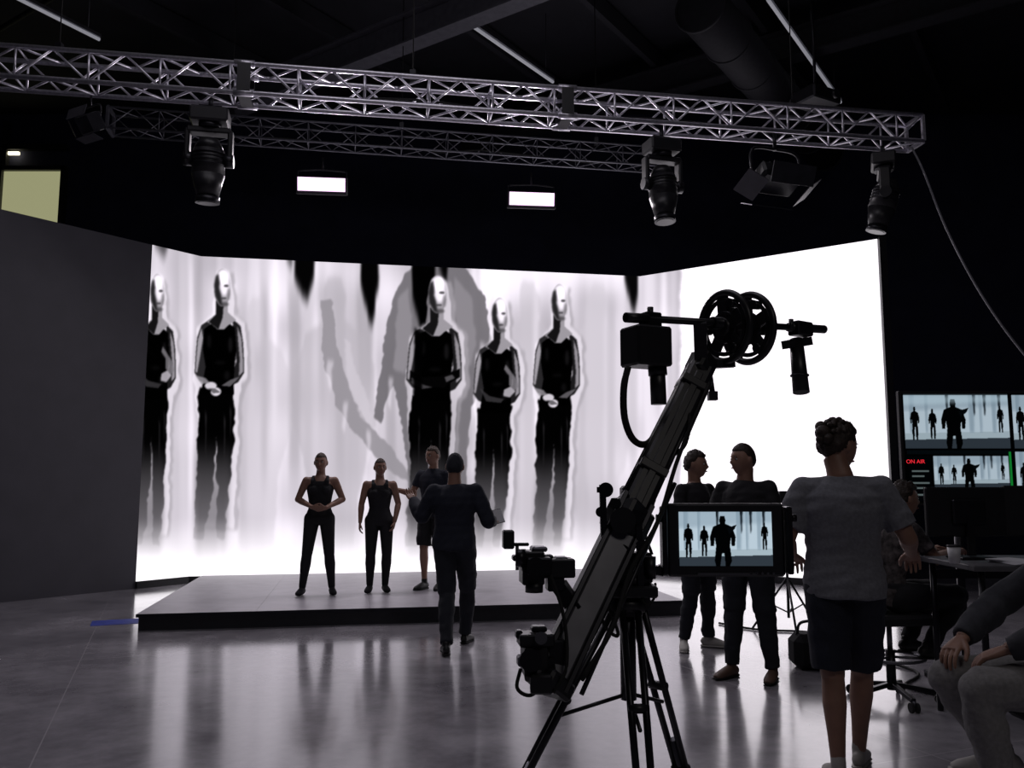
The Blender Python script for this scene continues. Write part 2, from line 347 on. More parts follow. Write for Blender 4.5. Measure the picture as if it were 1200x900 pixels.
person('crew_man',(1.84,6.80,0),-40,1.80,{'elL':(.26,-.02,1.15),'wrL':(.14,-.26,1.06),'elR':(-.26,-.02,1.15),'wrR':(-.12,-.26,1.05),'anL':(.17,.02,.075),'anR':(-.12,-.06,.075),'knL':(.14,-.02,.5)},
  top=CBLK,sleeve=.62,bottom=CDENIM,shoe=SHT,hair='short',palm={'L':(0,1,0),'R':(0,1,0)},head_yaw=-30,bulk=1.08,loose=.018)
person('crew_man_in_shorts',(1.72,4.5,0),163,1.82,{'elR':(-.30,.0,1.17),'wrR':(-.34,-.22,1.08),'elL':(.27,.05,1.15),'wrL':(.24,-.18,1.06),'anL':(.07,.10,.085),'knL':(.075,.03,.5),'anR':(-.05,-.24,.075),'knR':(-.075,-.15,.50),'head':(0,-.03,1.625)},
  top=CGREY,sleeve=.78,bottom=CNAVY,leg='shorts',shoe=SHW,hair='messy',head_yaw=-48,head_pitch=8,bulk=1.05,loose=.026,hem=.07,palm={'R':(0,.2,-1),'L':(0,0,-1)},curl=(.5,.6),vx=.008)
sitJ=lambda sz,lean=.0:{'pelvis':(0,.02,sz+.10),'waist':(0,.02-lean*.3,sz+.25),'chest':(0,.0-lean,sz+.45),'neck':(0,-.02-lean*1.5,sz+.61),'head':(0,-.06-lean*1.8,sz+.76),
   'shL':(.17,-.01-lean*1.4,sz+.56),'shR':(-.17,-.01-lean*1.4,sz+.56),'hpL':(.10,.0,sz+.09),'hpR':(-.10,.0,sz+.09),'knL':(.14,-.44,sz+.10),'knR':(-.14,-.44,sz+.10),'anL':(.13,-.40,sz-.32),'anR':(-.13,-.36,sz-.32)}
sp_=G(1046,822)
J=sitJ(.62,.06); J.update({'elL':(.24,-.22,.98),'elR':(-.24,-.22,.98),'wrL':(.14,-.42,1.02),'wrR':(-.12,-.44,1.02),'anL':(.13,-.22,.375),'anR':(-.13,-.20,.375)})
person('seated_producer',(sp_.x,sp_.y,0),100,1.75,J,top=CPAT,sleeve=.7,bottom=CBLK,hair='curly',palm={'L':(0,0,-1),'R':(0,0,-1)})
sx0,sy0=2.28,3.5
J=sitJ(.62,-.07)
J.update({'knL':(.16,-.50,.70),'knR':(-.14,-.47,.68),'anL':(.14,-.42,.25),'anR':(-.14,-.26,.375),'elL':(.27,-.16,.95),'elR':(-.27,-.18,.95),'wrL':(.14,-.38,.84),'wrR':(-.14,-.40,.83)})
person('seated_operator',(sx0,sy0,0),-90,1.8,J,top=CJACK,sleeve=2,bottom=CTAN,hair='short',loose=.026,palm={'L':(0,.2,-1),'R':(0,.2,-1)},shoe=SHW,head_pitch=-10)

# ---------------------------------------------------------------- display content helpers
def blur(M,rx,ry):
    def b1(A,r):
        r=int(r)
        if r<1: return A
        Ap=np.pad(A,((0,0),(r+1,r)),mode='edge'); c=np.cumsum(Ap,axis=1); return (c[:,2*r+1:]-c[:,:-2*r-1])/(2*r+1)
    for _ in range(2):
        M=b1(M,rx); M=b1(M.T,ry).T
    return M
def fields(h,w,cell,rs):
    g=rs.randn(int(h/cell)+3,int(w/cell)+3); y=np.arange(h)/cell; x=np.arange(w)/cell; i=y.astype(int); j=x.astype(int); a=(y-i)[:,None]; b=(x-j)[None,:]; a=a*a*(3-2*a); b=b*b*(3-2*b)
    return g[i][:,j]*(1-a)*(1-b)+g[i][:,j+1]*(1-a)*b+g[i+1][:,j]*a*(1-b)+g[i+1][:,j+1]*a*b
class Art:
    def __init__(s,x0,y0,x1,y1,ss,val,warp=0):
        s.x0,s.y0,s.ss=x0,y0,ss; s.w=int((x1-x0)*ss); s.h=int((y1-y0)*ss)
        s.X,s.Y=np.meshgrid(x0+(np.arange(s.w)+.5)/ss,y0+(np.arange(s.h)+.5)/ss); s.A=np.zeros((s.h,s.w,3))+np.array(val)
        s.WX,s.WY=s.X,s.Y
        if warp:
            rs=np.random.RandomState(3)
            s.WX=s.X+warp*(.8*fields(s.h,s.w,14*ss,rs)+.5*fields(s.h,s.w,5*ss,rs)); s.WY=s.Y+warp*(1.2*fields(s.h,s.w,16*ss,rs)+.8*fields(s.h,s.w,6*ss,rs))
    def win(s,xa,ya,xb,yb,pad):
        return (max(0,int((ya-s.y0-pad)*s.ss)),min(s.h,int((yb-s.y0+pad)*s.ss)+2),max(0,int((xa-s.x0-pad)*s.ss)),min(s.w,int((xb-s.x0+pad)*s.ss)+2))
    def _apply(s,wn,m,val,a,bx,by,mod=None):
        r0,r1,c0,c1=wn
        m=m.astype(float)
        if bx or by: m=blur(m,max(1,bx*s.ss) if bx else 0,max(1,by*s.ss) if by else 0)
        if mod is not None: m=mod(m,s.Y[r0:r1,c0:c1])
        m=(m*a)[...,None]; s.A[r0:r1,c0:c1]=s.A[r0:r1,c0:c1]*(1-m)+np.array(val)*m
    def poly(s,pts,val,a=1.0,bx=0,by=0,mod=None,pad=None,raw=False):
        xs=[p[0] for p in pts]; ys=[p[1] for p in pts]; pad=6+2*max(bx,by) if pad is None else pad
        wn=s.win(min(xs),min(ys),max(xs),max(ys),pad); r0,r1,c0,c1=wn
        if r1<=r0 or c1<=c0: return
        X=(s.X if raw else s.WX)[r0:r1,c0:c1]; Y=(s.Y if raw else s.WY)[r0:r1,c0:c1]; m=np.zeros(X.shape,bool); n=len(pts)
        for i in range(n):
            (xa,ya),(xb,yb)=pts[i],pts[(i+1)%n]
            if ya==yb: continue
            m^=((Y<ya)!=(Y<yb))&(X<xa+(Y-ya)*(xb-xa)/(yb-ya))
        s._apply(wn,m,val,a,bx,by,mod)
    def ell(s,cx,cy,rx,ry,val,a=1.0,bx=0,by=0):
        wn=s.win(cx-rx,cy-ry,cx+rx,cy+ry,6+2*max(bx,by)); r0,r1,c0,c1=wn
        if r1<=r0 or c1<=c0: return
        s._apply(wn,((s.X[r0:r1,c0:c1]-cx)/rx)**2+((s.Y[r0:r1,c0:c1]-cy)/ry)**2<1,val,a,bx,by)
    def sample(s,x,y):
        fx=np.clip((x-s.x0)*s.ss-.5,0,s.w-1.001); fy=np.clip((y-s.y0)*s.ss-.5,0,s.h-1.001)
        i=fx.astype(int); j=fy.astype(int); a=(fx-i)[...,None]; b=(fy-j)[...,None]; A=s.A
        return A[j,i]*(1-a)*(1-b)+A[j,i+1]*a*(1-b)+A[j+1,i]*(1-a)*b+A[j+1,i+1]*a*b
def screen_mat(name,strength):
    m=bpy.data.materials.new(name); m.use_nodes=True; nt=m.node_tree; nt.nodes.clear()
    at=nt.nodes.new('ShaderNodeAttribute'); at.attribute_name='pix'; em=nt.nodes.new('ShaderNodeEmission'); em.inputs['Strength'].default_value=strength
    o=nt.nodes.new('ShaderNodeOutputMaterial'); nt.links.new(at.outputs['Color'],em.inputs['Color']); nt.links.new(em.outputs[0],o.inputs[0]); return m
def screen_grid(name,p00,p10,p01,us,vs,colfun,material,parent=None):
    """flat display: p00 bottom-left, p10 bottom-right, p01 top-left; per-LED colours kept on the mesh"""
    p00,p10,p01=[np.array(p) for p in (p00,p10,p01)]; U,Vv=np.meshgrid(us,vs); nx,ny=len(us),len(vs)
    co=p00+U[...,None]*(p10-p00)+Vv[...,None]*(p01-p00)
    idx=np.arange(nx*ny).reshape(ny,nx); q=np.stack([idx[:-1,:-1],idx[:-1,1:],idx[1:,1:],idx[1:,:-1]],-1).reshape(-1,4)
    me=bpy.data.meshes.new(name); me.vertices.add(nx*ny); me.vertices.foreach_set('co',co.reshape(-1).astype(np.float32))
    me.loops.add(q.size); me.loops.foreach_set('vertex_index',q.reshape(-1).astype(np.int32)); me.polygons.add(len(q)); me.polygons.foreach_set('loop_start',(np.arange(len(q))*4).astype(np.int32))
    me.update(calc_edges=True)
    C=colfun(U,Vv,co); C=np.clip(C,0,1)**2.2
    at=me.color_attributes.new('pix','FLOAT_COLOR','POINT'); at.data.foreach_set('color',np.concatenate([C,np.ones(C.shape[:2]+(1,))],-1).reshape(-1).astype(np.float32))
    me.materials.append(material); o=bpy.data.objects.new(name,me); scene.collection.objects.link(o)
    if parent: o.parent=parent
    return o

# ================================================================= ROOM
def plane_box(name,c,size,m): b=B(name); b.box(c,size,m); return b.obj()
WALLM=mat('wall_dark_navy',(0.034,0.037,0.078),0.85,scale=2)
CEILM=mat('ceiling_dark',(0.025,0.025,0.033),0.85,scale=2)
plane_box('wall_back',(0,17.1,4.5),(28,.2,9.2),WALLM)
plane_box('wall_left',(-14.1,6,4.5),(.2,22.4,9.2),WALLM)
plane_box('wall_right',(11.1,6,4.5),(.2,22.4,9.2),WALLM)
plane_box('wall_front',(0,-5.1,4.5),(28,.2,9.2),WALLM)
plane_box('ceiling',(-1.5,6,9.2),(25.4,22.4,.2),CEILM)
fm=bpy.data.materials.new('polished_concrete'); fm.use_nodes=True; nt=fm.node_tree; bs=nt.nodes['Principled BSDF']
tc=nt.nodes.new('ShaderNodeTexCoord')
def noi(sc,det=6,rough=.6):
    n=nt.nodes.new('ShaderNodeTexNoise'); n.inputs['Scale'].default_value=sc; n.inputs['Detail'].default_value=det; n.inputs['Roughness'].default_value=rough; nt.links.new(tc.outputs['Object'],n.inputs['Vector']); return n
n1=noi(.9,8,.65); n2=noi(7,6,.6)
mx=nt.nodes.new('ShaderNodeMath'); mx.operation='ADD'; mm=nt.nodes.new('ShaderNodeMath'); mm.operation='MULTIPLY'; mm.inputs[1].default_value=.35
nt.links.new(n2.outputs['Fac'],mm.inputs[0]); nt.links.new(n1.outputs['Fac'],mx.inputs[0]); nt.links.new(mm.outputs[0],mx.inputs[1])
cr=nt.nodes.new('ShaderNodeValToRGB'); cr.color_ramp.elements[0].position=.45; cr.color_ramp.elements[1].position=.9
cr.color_ramp.elements[0].color=(.20,.19,.215,1); cr.color_ramp.elements[1].color=(.56,.535,.58,1); nt.links.new(mx.outputs[0],cr.inputs[0])
mp=nt.nodes.new('ShaderNodeMapping'); mp.inputs['Rotation'].default_value=(0,0,math.radians(-22)); mp.inputs['Location'].default_value=(.6,.9,0); nt.links.new(tc.outputs['Object'],mp.inputs['Vector'])
sp=nt.nodes.new('ShaderNodeSeparateXYZ'); nt.links.new(mp.outputs[0],sp.inputs[0]); last=None
for ax in ('X','Y'):
    pp=nt.nodes.new('ShaderNodeMath'); pp.operation='PINGPONG'; pp.inputs[1].default_value=2.3; nt.links.new(sp.outputs[ax],pp.inputs[0])
    lt=nt.nodes.new('ShaderNodeMath'); lt.operation='LESS_THAN'; lt.inputs[1].default_value=.004; nt.links.new(pp.outputs[0],lt.inputs[0])
    if last:
        a=nt.nodes.new('ShaderNodeMath'); a.operation='MAXIMUM'; nt.links.new(last.outputs[0],a.inputs[0]); nt.links.new(lt.outputs[0],a.inputs[1]); last=a
    else: last=lt
jm=nt.nodes.new('ShaderNodeMix'); jm.data_type='RGBA'; nt.links.new(last.outputs[0],jm.inputs['Factor']); nt.links.new(cr.outputs[0],jm.inputs['A']); jm.inputs['B'].default_value=(.56,.54,.57,1)
nt.links.new(jm.outputs['Result'],bs.inputs['Base Color'])
rr=nt.nodes.new('ShaderNodeMapRange'); rr.inputs['From Min'].default_value=.3; rr.inputs['From Max'].default_value=.75; rr.inputs['To Min'].default_value=.11; rr.inputs['To Max'].default_value=.30
nt.links.new(n1.outputs['Fac'],rr.inputs['Value']); nt.links.new(rr.outputs[0],bs.inputs['Roughness'])
bs.inputs['Coat Weight'].default_value=.8; bs.inputs['Coat Roughness'].default_value=.13
bp=nt.nodes.new('ShaderNodeBump'); bp.inputs['Strength'].default_value=.08; nt.links.new(n2.outputs['Fac'],bp.inputs['Height']); nt.links.new(bp.outputs[0],bs.inputs['Normal'])
plane_box('floor',(-1.5,6,-.1),(25.4,22.4,.2),fm)

b=B('window_1'); fr=mat('window_frame',(0.03,0.03,0.03),.5)
gl=mat('lit_office_interior',(0.3,0.3,0.18),.8,emit=(.60,.60,.33),es=.5,scale=1.5)
x0,x1,z0,z1=-10.5,-9.2,5.4,7.9
b.box(((x0+x1)/2,16.97,(z0+z1)/2),(x1-x0,.04,z1-z0),gl)
for xx in (x0,x1): b.box((xx,16.93,(z0+z1)/2),(.09,.14,z1-z0+.1),fr)
for zz in (z0,z1): b.box(((x0+x1)/2,16.93,zz),(x1-x0+.1,.14,.09),fr)
b.box(((x0+x1)/2,16.93,z1+.45),(x1-x0+.1,.12,.1),fr); b.box((x0+.06,16.93,z1+.5),(.1,.12,1.0),fr)
b.box((x0+.25,16.9,z1+.32),(.22,.05,.06),mat('office_lamp',(1,1,1),.5,emit=(1,.9,.6),es=3))
b.obj()

# ================================================================= LED WALL
A=Art(140,265,815,705,2.0,(.86,.85,.87),warp=1.2)
rs=np.random.RandomState(7)
cn=np.interp(np.arange(A.w),np.linspace(0,A.w,110),rs.rand(110)); cn2=np.interp(np.arange(A.w),np.linspace(0,A.w,36),rs.rand(36))
A.A*=(1-.06*cn-.12*cn2)[None,:,None]
A.A*=(1+.05*fields(A.h,A.w,80,rs))[...,None]
g=lambda v:(v,v*.99,v*1.01)
def streak(x,w,y0,y1,v,a=.7,by=26,bx=2.2):
    A.poly([(x-w/2,y0),(x+w/2,y0),(x+w/3,y1),(x-w/3,y1)],g(v),a,bx,by)
for p in ((283,12,345,640,.68),(296,7,330,560,.78),(310,10,300,560,.66,.7),(322,5,300,520,.95),(345,16,300,560,.64),(361,9,330,600,.76),(378,10,300,480,.7),(398,14,320,560,.68),(416,12,320,500,.72),(428,22,300,470,.64,.8),
          (458,14,420,600,.64),(472,9,430,620,.72),(545,10,400,620,.72),(556,8,300,560,.92),(570,12,300,380,.97),(606,8,420,640,.72),(619,16,310,600,.76),(628,6,330,640,.95),(683,8,380,640,.70),(697,22,315,590,.76,.8),(716,10,340,640,.72),(729,8,320,640,.82),
          (742,14,310,560,.74),(762,10,300,600,.84),(778,6,300,560,.92),(789,6,300,600,.80),(215,12,300,600,.78),(224,5,300,600,.95),(203,9,380,600,.74)): streak(*p)
A.poly([(470,300),(300,300),(300,345),(380,330),(470,345)],g(.92),.35,10,12)
A.poly([(560,300),(735,300),(735,345),(680,335),(600,350),(560,350)],g(.97),.6,8,12)
A.poly([(798,250),(830,250),(830,720),(798,720)],g(1.0),1,2,0)
def ghost(cx,yt,k,v,a,y1=640,b_=1.2):
    L=[(-7,0),(7,0),(11,20),(9,42),(30,60),(40,90),(42,150),(34,180),(24,220),(20,(y1-yt)/k),(-20,(y1-yt)/k),(-24,220),(-34,180),(-42,150),(-40,90),(-30,60),(-9,42),(-11,20)]
    A.poly([(cx+x*k,yt+y*k) for x,y in L],g(v),a,b_,b_*3)
ghost(300,350,1.0,.74,.45); ghost(392,325,1.15,.68,.55); ghost(620,330,1.1,.72,.45); ghost(700,335,1.05,.76,.4)
A.poly([(492,308),(542,308),(556,324),(568,346),(574,382),(580,420),(566,446),(552,476),(544,600),(480,600),(472,500),(462,452),(452,470),(446,497),(438,490),(444,445),(450,405),(455,372),(464,342),(476,320)],g(.46),.92,.8,1)
A.poly([(376,352),(388,350),(394,402),(414,470),(436,502),(458,522),(484,568),(452,548),(416,508),(394,474),(380,424)],g(.58),.9,.8,1)
A.poly([(402,395),(410,402),(418,440),(430,462),(438,500),(422,488),(408,450)],g(.76),.6,1,1)
for (x,y) in ((384,420),(402,470),(430,505),(456,440),(562,400)): A.poly([(x,y),(x+6,y+2),(x+2,y+40),(x-1,y+30)],g(.85),.5,1,3)
A.poly([(532,325),(552,345),(558,395),(552,430),(540,400),(530,360)],g(.56),.85,1,2)
A.poly([(466,352),(478,336),(484,400),(474,440),(462,430)],g(.57),.85,1,2)
A.poly([(548,520),(560,470),(566,430),(572,470),(560,560)],g(.7),.6,2,8)
for (x,w,y0,y1,a) in ((357,24,285,350,.95),(433,20,285,378,.95),(497,28,290,400,.97),(521,12,290,332,.9),(741,18,285,366,.92),(340,8,285,312,.6),(190,14,270,300,.6)):
    A.poly([(x-w/2,y0),(x+w/2,y0),(x+w/2-1,y0+(y1-y0)*.6),(x+w*.15,y1),(x-w*.1,y1-6),(x-w/2,y0+(y1-y0)*.55)],g(.04),a,1,8)
def figure(cx,yt,sx=1,sy=1,pose='clasp',flip=1,feet=632):
    T=lambda L:[(cx+flip*(x-260)*sx,yt+(y-315)*sy) for x,y in L]
    E=lambda x,y,rx,ry,v,a=1,b=.7:A.ell(cx+flip*(x-260)*sx,yt+(y-315)*sy,rx*sx,ry*sy,g(v),a,b,b)
    outer=[(252,318),(268,318),(272,345),(272,366),(284,378),(288,412),(288,442),(278,464),(276,540),(271,620),(226,620),(229,555),(228,470),(225,440),(229,385),(246,370),(248,340)]
    A.poly(T([(x+6,y+3) for x,y in outer]),g(.64),.7,1,2)
    A.poly(T([(x+2,y+1) for x,y in outer]),g(.93),.5,.8,2)
    md=lambda m,Y:m*(1-.8*np.clip((Y-(yt+195*sy))/(115*sy),0,1)**1.2)
    L=[(234,455),(274,455),(275,490),(272,535),(267,590),(262,feet),(253,feet),(254,580),(253,505),(251,560),(245,600),(239,feet),(227,feet),(231,560),(231,500)]
    A.poly(T(L),g(.04),.98,.8,1,md,pad=20); A.poly(T([(230,540),(270,540),(264,feet+14),(229,feet+14)]),g(.35),.55,2.5,22)
    for q in ((240,480,545),(262,485,550),(269,475,520)): A.poly(T([(q[0],q[1]),(q[0]+2.5,q[1]+6),(q[0]+1,q[2])]),g(.24),.7,.8,3,raw=True)
    A.poly(T([(248,373),(236,381),(231,396),(229,420),(228,437),(234,446),(250,453),(252,446),(243,437),(241,420),(243,396)]),g(.22),1,.6,.6,raw=True)
    A.poly(T([(236,384),(232,398),(230,420),(229,436),(231,437),(234,420),(238,396)]),g(.68),.85,.8,.8,raw=True)
    A.poly(T([(272,373),(282,382),(285,402),(286,424),(286,437),(279,448),(262,456),(258,450),(271,440),(277,424),(275,398)]),g(.18),1,.6,.6,raw=True)
    A.poly(T([(278,382),(283,396),(285,424),(285,436),(280,441),(281,420),(279,398)]),g(.64),.85,.8,.8,raw=True)
    A.poly(T([(251,370),(248,379),(239,386),(238,410),(241,430),(237,452),(236,462),(274,462),(274,440),(277,410),(275,384),(269,379),(266,369),(262,384),(256,384)]),g(.035),1,.6,.6,raw=True)
    for q in ((245,400,3,9,.16),(270,404,3,10,.2),(258,425,7,3,.13),(266,440,4,6,.16)): E(q[0],q[1],q[2],q[3],q[4],.7,1.5)
    if pose=='clasp':
        E(247,452,7,4.5,.80,.95); E(253,459,6,5,.84,.95); A.poly(T([(244,455),(252,455),(259,460),(250,461)]),g(.2),.6,.5,.5,raw=True)
        A.poly(T([(229,440),(241,443),(246,449),(236,450)]),g(.58),.85,.5,.5,raw=True); A.poly(T([(282,441),(270,445),(259,452),(270,453)]),g(.45),.85,.5,.5,raw=True)
    elif pose=='fold':
        A.poly(T([(232,426),(246,434),(264,433),(284,424),(284,434),(266,446),(248,446),(232,438)]),g(.08),1,.6,.6,raw=True)
        A.poly(T([(233,434),(246,443),(256,446),(244,448),(234,441)]),g(.36),.8,.6,.6,raw=True); A.poly(T([(268,434),(276,431),(279,435),(270,440)]),g(.42),.8,.6,.6,raw=True)
    else:
        A.poly(T([(268,400),(274,408),(281,418),(284,428),(278,434),(272,426),(272,414),(266,406)]),g(.5),.85,.8,.8,raw=True)
        A.poly(T([(266,432),(274,428),(280,434),(273,442),(265,440)]),g(.68),.9,.6,.6,raw=True); A.poly(T([(236,430),(248,440),(266,444),(262,449),(244,447)]),g(.30),.8,.6,.6,raw=True)
    A.poly(T([(254,350),(267,350),(267,366),(277,375),(268,381),(263,386),(255,386),(248,380),(242,377),(253,368)]),g(.60),1,.8,.8,raw=True)
    A.poly(T([(253,352),(262,358),(261,372),(256,386),(248,380),(245,377),(253,369)]),g(.10),.9,.8,.8,raw=True)
    # head: grey modelling, lit from upper right, dark cheek, sockets and jaw
    E(260.5,337,9.6,22,.60,1,.6); E(263,332,6,15,.95,.85,2.2); E(261,324,6.5,8,.98,.75,1.6)
    A.poly(T([(251,334),(253,324),(256,321),(257.5,330),(257,338),(259,345),(260,353),(262,359),(257,357),(252,347)]),g(.14),.85,1.2,1.2,raw=True)
    E(265.2,335,2.8,1.6,.22,.75,.8); E(262,349.5,3.4,1.2,.25,.7,.8); E(263.5,356.5,4.5,2.4,.3,.7,1); E(268,345,1.8,7,.45,.6,1)
figure(260,315,1,1,'clasp'); figure(184,321,.85,1,'reach')
A.poly([(489,470),(536,470),(531,575),(486,575)],g(.05),.95,2,14)
figure(512,323,1.12,1.0,'fold')
A.poly([(486,385),(496,392),(494,470),(488,520),(484,470)],g(.05),.9,1,2)
figure(585,349,.95,.92,'reach'); figure(655,333,.95,.97,'clasp')
k0=np.clip((A.X-796)/5,0,1)[...,None]; A.A=np.clip(A.A,0,2)**1.28*(1-k0)+A.A*k0
k=np.clip((A.Y-605)/64,0,1)**1.4; k=k[...,None]; A.A=A.A*(1-k)+1.0*k
A.A=A.A*np.array((1.0,.98,1.0))
def art_at(U,Vv,co):   # rectify the digitised artwork onto the flat panel
    X,Y,Z=co[...,0],co[...,1],co[...,2]-EYE; d=Y*CT+Z*ST
    return A.sample(600+1000*X/d,450-1000*(-Y*ST+Z*CT)/d)
LED=screen_mat('led_screen',1.45)
led=empty('led_video_wall',(0,0,0))
ZB,ZT=.10,5.0
cL=(-4.85,13.0); cR=(2.19,14.3); eL=(-5.34,12.35); eLL=(-8.9,7.63); eR=(5.29,12.04)
def P3(c,z): return (c[0],c[1],z)
screen_grid('screen_back',P3(cL,ZB),P3(cR,ZB),P3(cL,ZT),np.linspace(0,1,520),np.linspace(0,1,370),art_at,LED,led)
screen_grid('screen_left',P3(eL,ZB),P3(cL,ZB),P3(eL,ZT),np.linspace(0,1,70),np.linspace(0,1,300),art_at,LED,led)
screen_grid('screen_right',P3(cR,ZB),P3(eR,ZB),P3(cR,ZT),np.concatenate([np.linspace(0,.24,50),np.linspace(.26,1,8)]),np.linspace(0,1,200),art_at,LED,led)
OFF=mat('led_off_panel',(0.062,0.060,0.074),.55,scale=3,var=.08)
def slab(b,a,c,z0,z1,m,th=.12,back=.01):
    a=V((a[0],a[1],0));c=V((c[0],c[1],0)); d=(c-a).normalized(); n=V((-d.y,d.x,0))
    b.box(((a+c)/2+n*(th/2+back)+V((0,0,(z0+z1)/2))),((c-a).length,th,z1-z0),m,Matrix((d,n,V((0,0,1)))).transposed())
b=B('panel_backing')
slab(b,cL,cR,0,5.0,BLACK); slab(b,eL,cL,0,5.0,BLACK); slab(b,cR,eR,0,5.0,BLACK); slab(b,eL,cL,0,.1,BLACK,.05,-.04); slab(b,cR,eR,0,.1,BLACK,.05,-.04)
slab(b,eLL,eL,0,5.0,OFF,.12,0)
b.beam((eR[0]+.05,eR[1],0),(eR[0]+.05,eR[1],5.02),.1,.14,BLACK)
b.obj(led)

# ================================================================= STAGE
p0=V((-3.81,8.86,0)); p1=V((1.95,9.88,0)); d=(p1-p0).normalized(); n=V((-d.y,d.x,0)); Lp=(p1-p0).length; Dp=3.65
STM=mat('stage_top',(0.46,0.44,0.48),.38,scale=5,var=.10); Rm=Matrix((d,n,V((0,0,1)))).transposed()
b=B('stage_platform'); c=p0+d*Lp/2+n*Dp/2
b.box(c+V((0,0,.075)),(Lp-.04,Dp-.04,.15),mat('stage_skirt',(0.02,0.02,0.025),.6),Rm)
nx=5; ny=3
for i in range(nx):
    for j in range(ny):
        q=p0+d*(Lp*(i+.5)/nx)+n*(Dp*(j+.5)/ny)+V((0,0,.155)); b.box(q,(Lp/nx-.002,Dp/ny-.002,.03),STM,Rm,.001)
b.beam(p0-n*.012+V((0,0,.155)),p1-n*.012+V((0,0,.155)),.012,.034,BLACKM)
b.obj()
b=B('floor_patch'); bt=mat('blue_patch',(0.05,0.08,0.45),.5,var=.2)  # flat blue patch on the floor by the stage's left corner
q=G(140,729); b.box((q.x,q.y,.002),(.55,.35,.003),bt,Matrix.Rotation(.4,3,'Z')); b.obj()

# ================================================================= TRUSSES
def truss(name,a,c,size=.3,r=.024,bay=.36,plates=(),M=ALU,slings=(.2,.5,.87)):
    a=V(a);c=V(c); d=(c-a).normalized(); n=V((-d.y,d.x,0)).normalized(); up=V((0,0,1)); L=(c-a).length; h=size/2
    b=B(name); cor=[n*sx*h+up*sz*h for sx,sz in((-1,-1),(1,-1),(1,1),(-1,1))]
    for q in cor: b.cyl(a+q,c+q,r,M,seg=10)
    N=int(L/bay)
    for f in range(4):
        q0,q1=cor[f],cor[(f+1)%4]
        for i in range(N+1):
            t=a+d*(L*i/N)
            if i%2==0: b.cyl(t+q0,t+q1,r*.5,M,seg=6)
            if i<N:
                t2=a+d*(L*(i+1)/N)
                if i%2: b.cyl(t+q0,t2+q1,r*.5,M,seg=6)
                else: b.cyl(t+q1,t2+q0,r*.5,M,seg=6)
    for s in plates:
        t=a+d*s
        for off in (-.03,.03):
            for f in range(4): b.beam(t+d*off+cor[f]*1.08,t+d*off+cor[(f+1)%4]*1.08,.06,.03,BLACKM)
        b.box(t-n*(h+.03),(.13,.012,size*1.05),BLACK,Matrix((d,n,up)).transposed())
        for q in cor: b.cyl(t+q-d*.1,t+q+d*.1,r*1.5,M,seg=10)
    for t in (a,c):
        for f in range(4): b.beam(t+cor[f],t+cor[(f+1)%4],.03,.05,M)
    pts=[a+d*(L*i/14)+V((0,random.uniform(-.06,.06),random.uniform(-.1,-.04))) for i in range(15)]; b.pipe(pts,.012,RUBBER)
    b.obj()
    for s in slings:
        t=a+d*L*s+up*(h+.02); w=B('hoist_cable'); w.cyl(t,V((t.x,t.y,9.09)),.007,RUBBER,seg=6); w.box(t+up*.06,(.06,.06,.12),BLACKM); w.obj()
ta=V((-6.83,7.7,5.56)); tb=V((4.72,9.6,5.56))
truss('lighting_truss',ta,tb,.31,.025,.33,plates=(4.15,7.5))
truss('lighting_truss',(-5.4,11.0,6.32),(2.25,12.4,6.32),.29,.014,.32,M=ALUD)
def moving_head(top,sc=1.0,tilt=0.0,rz=0.3):
    b=B('moving_head_light'); m=BLACKM
    b.cyl((0,0,.10),(0,0,.0),.02,m); b.beam((-.09,0,.02),(.09,0,.02),.04,.04,m)
    b.box((0,0,-.06),(.30,.22,.12),BLACK,bev=.015)
    b.cyl((0,0,-.12),(0,0,-.16),.09,m)
    b.box((0,0,-.18),(.34,.12,.05),BLACK,bev=.012)
    for q in (-1,1):
        b.beam((q*.165,0,-.17),(q*.165,0,-.46),.10,.04,BLACK,bev=.015,up=V((1,0,0))); b.cyl((q*.12,0,-.42),(q*.195,0,-.42),.055,m)
    R=Matrix.Rotation(tilt,3,'X'); c=V((0,0,-.42)); a=lambda z:c+R@V((0,0,z))
    b.cyl(a(.17),a(.08),.075,BLACK,r2=.12,seg=20); b.cyl(a(.08),a(-.12),.122,BLACK,r2=.13,seg=20); b.cyl(a(-.12),a(-.30),.13,BLACK,r2=.085,seg=20); b.cyl(a(-.30),a(-.35),.095,m,seg=20)
    for z in (.05,.02,-.01,-.04): b.torus(a(z),R@V((0,0,1)),.126,.006,m,24,6)
    b.cyl(a(-.348),a(-.354),.078,mat('lens_glass',(.01,.01,.015),.3),seg=20)
    o=b.obj(loc=top,rotz=rz); o.scale=(sc,)*3; return o
def on_truss(X,dz=-.27): 
    t=(X-ta.x)/(tb.x-ta.x); p=ta.lerp(tb,t); return V((p.x,p.y,p.z+dz))
moving_head(on_truss(-3.07,-.30),1.25,.10,.2); moving_head(on_truss(1.66,-.30),1.22,-.10,.3); moving_head(on_truss(4.30,-.30),1.18,.28,1.2)
DOOR=mat('barn_door_grey',(.06,.06,.07),.35,.5)
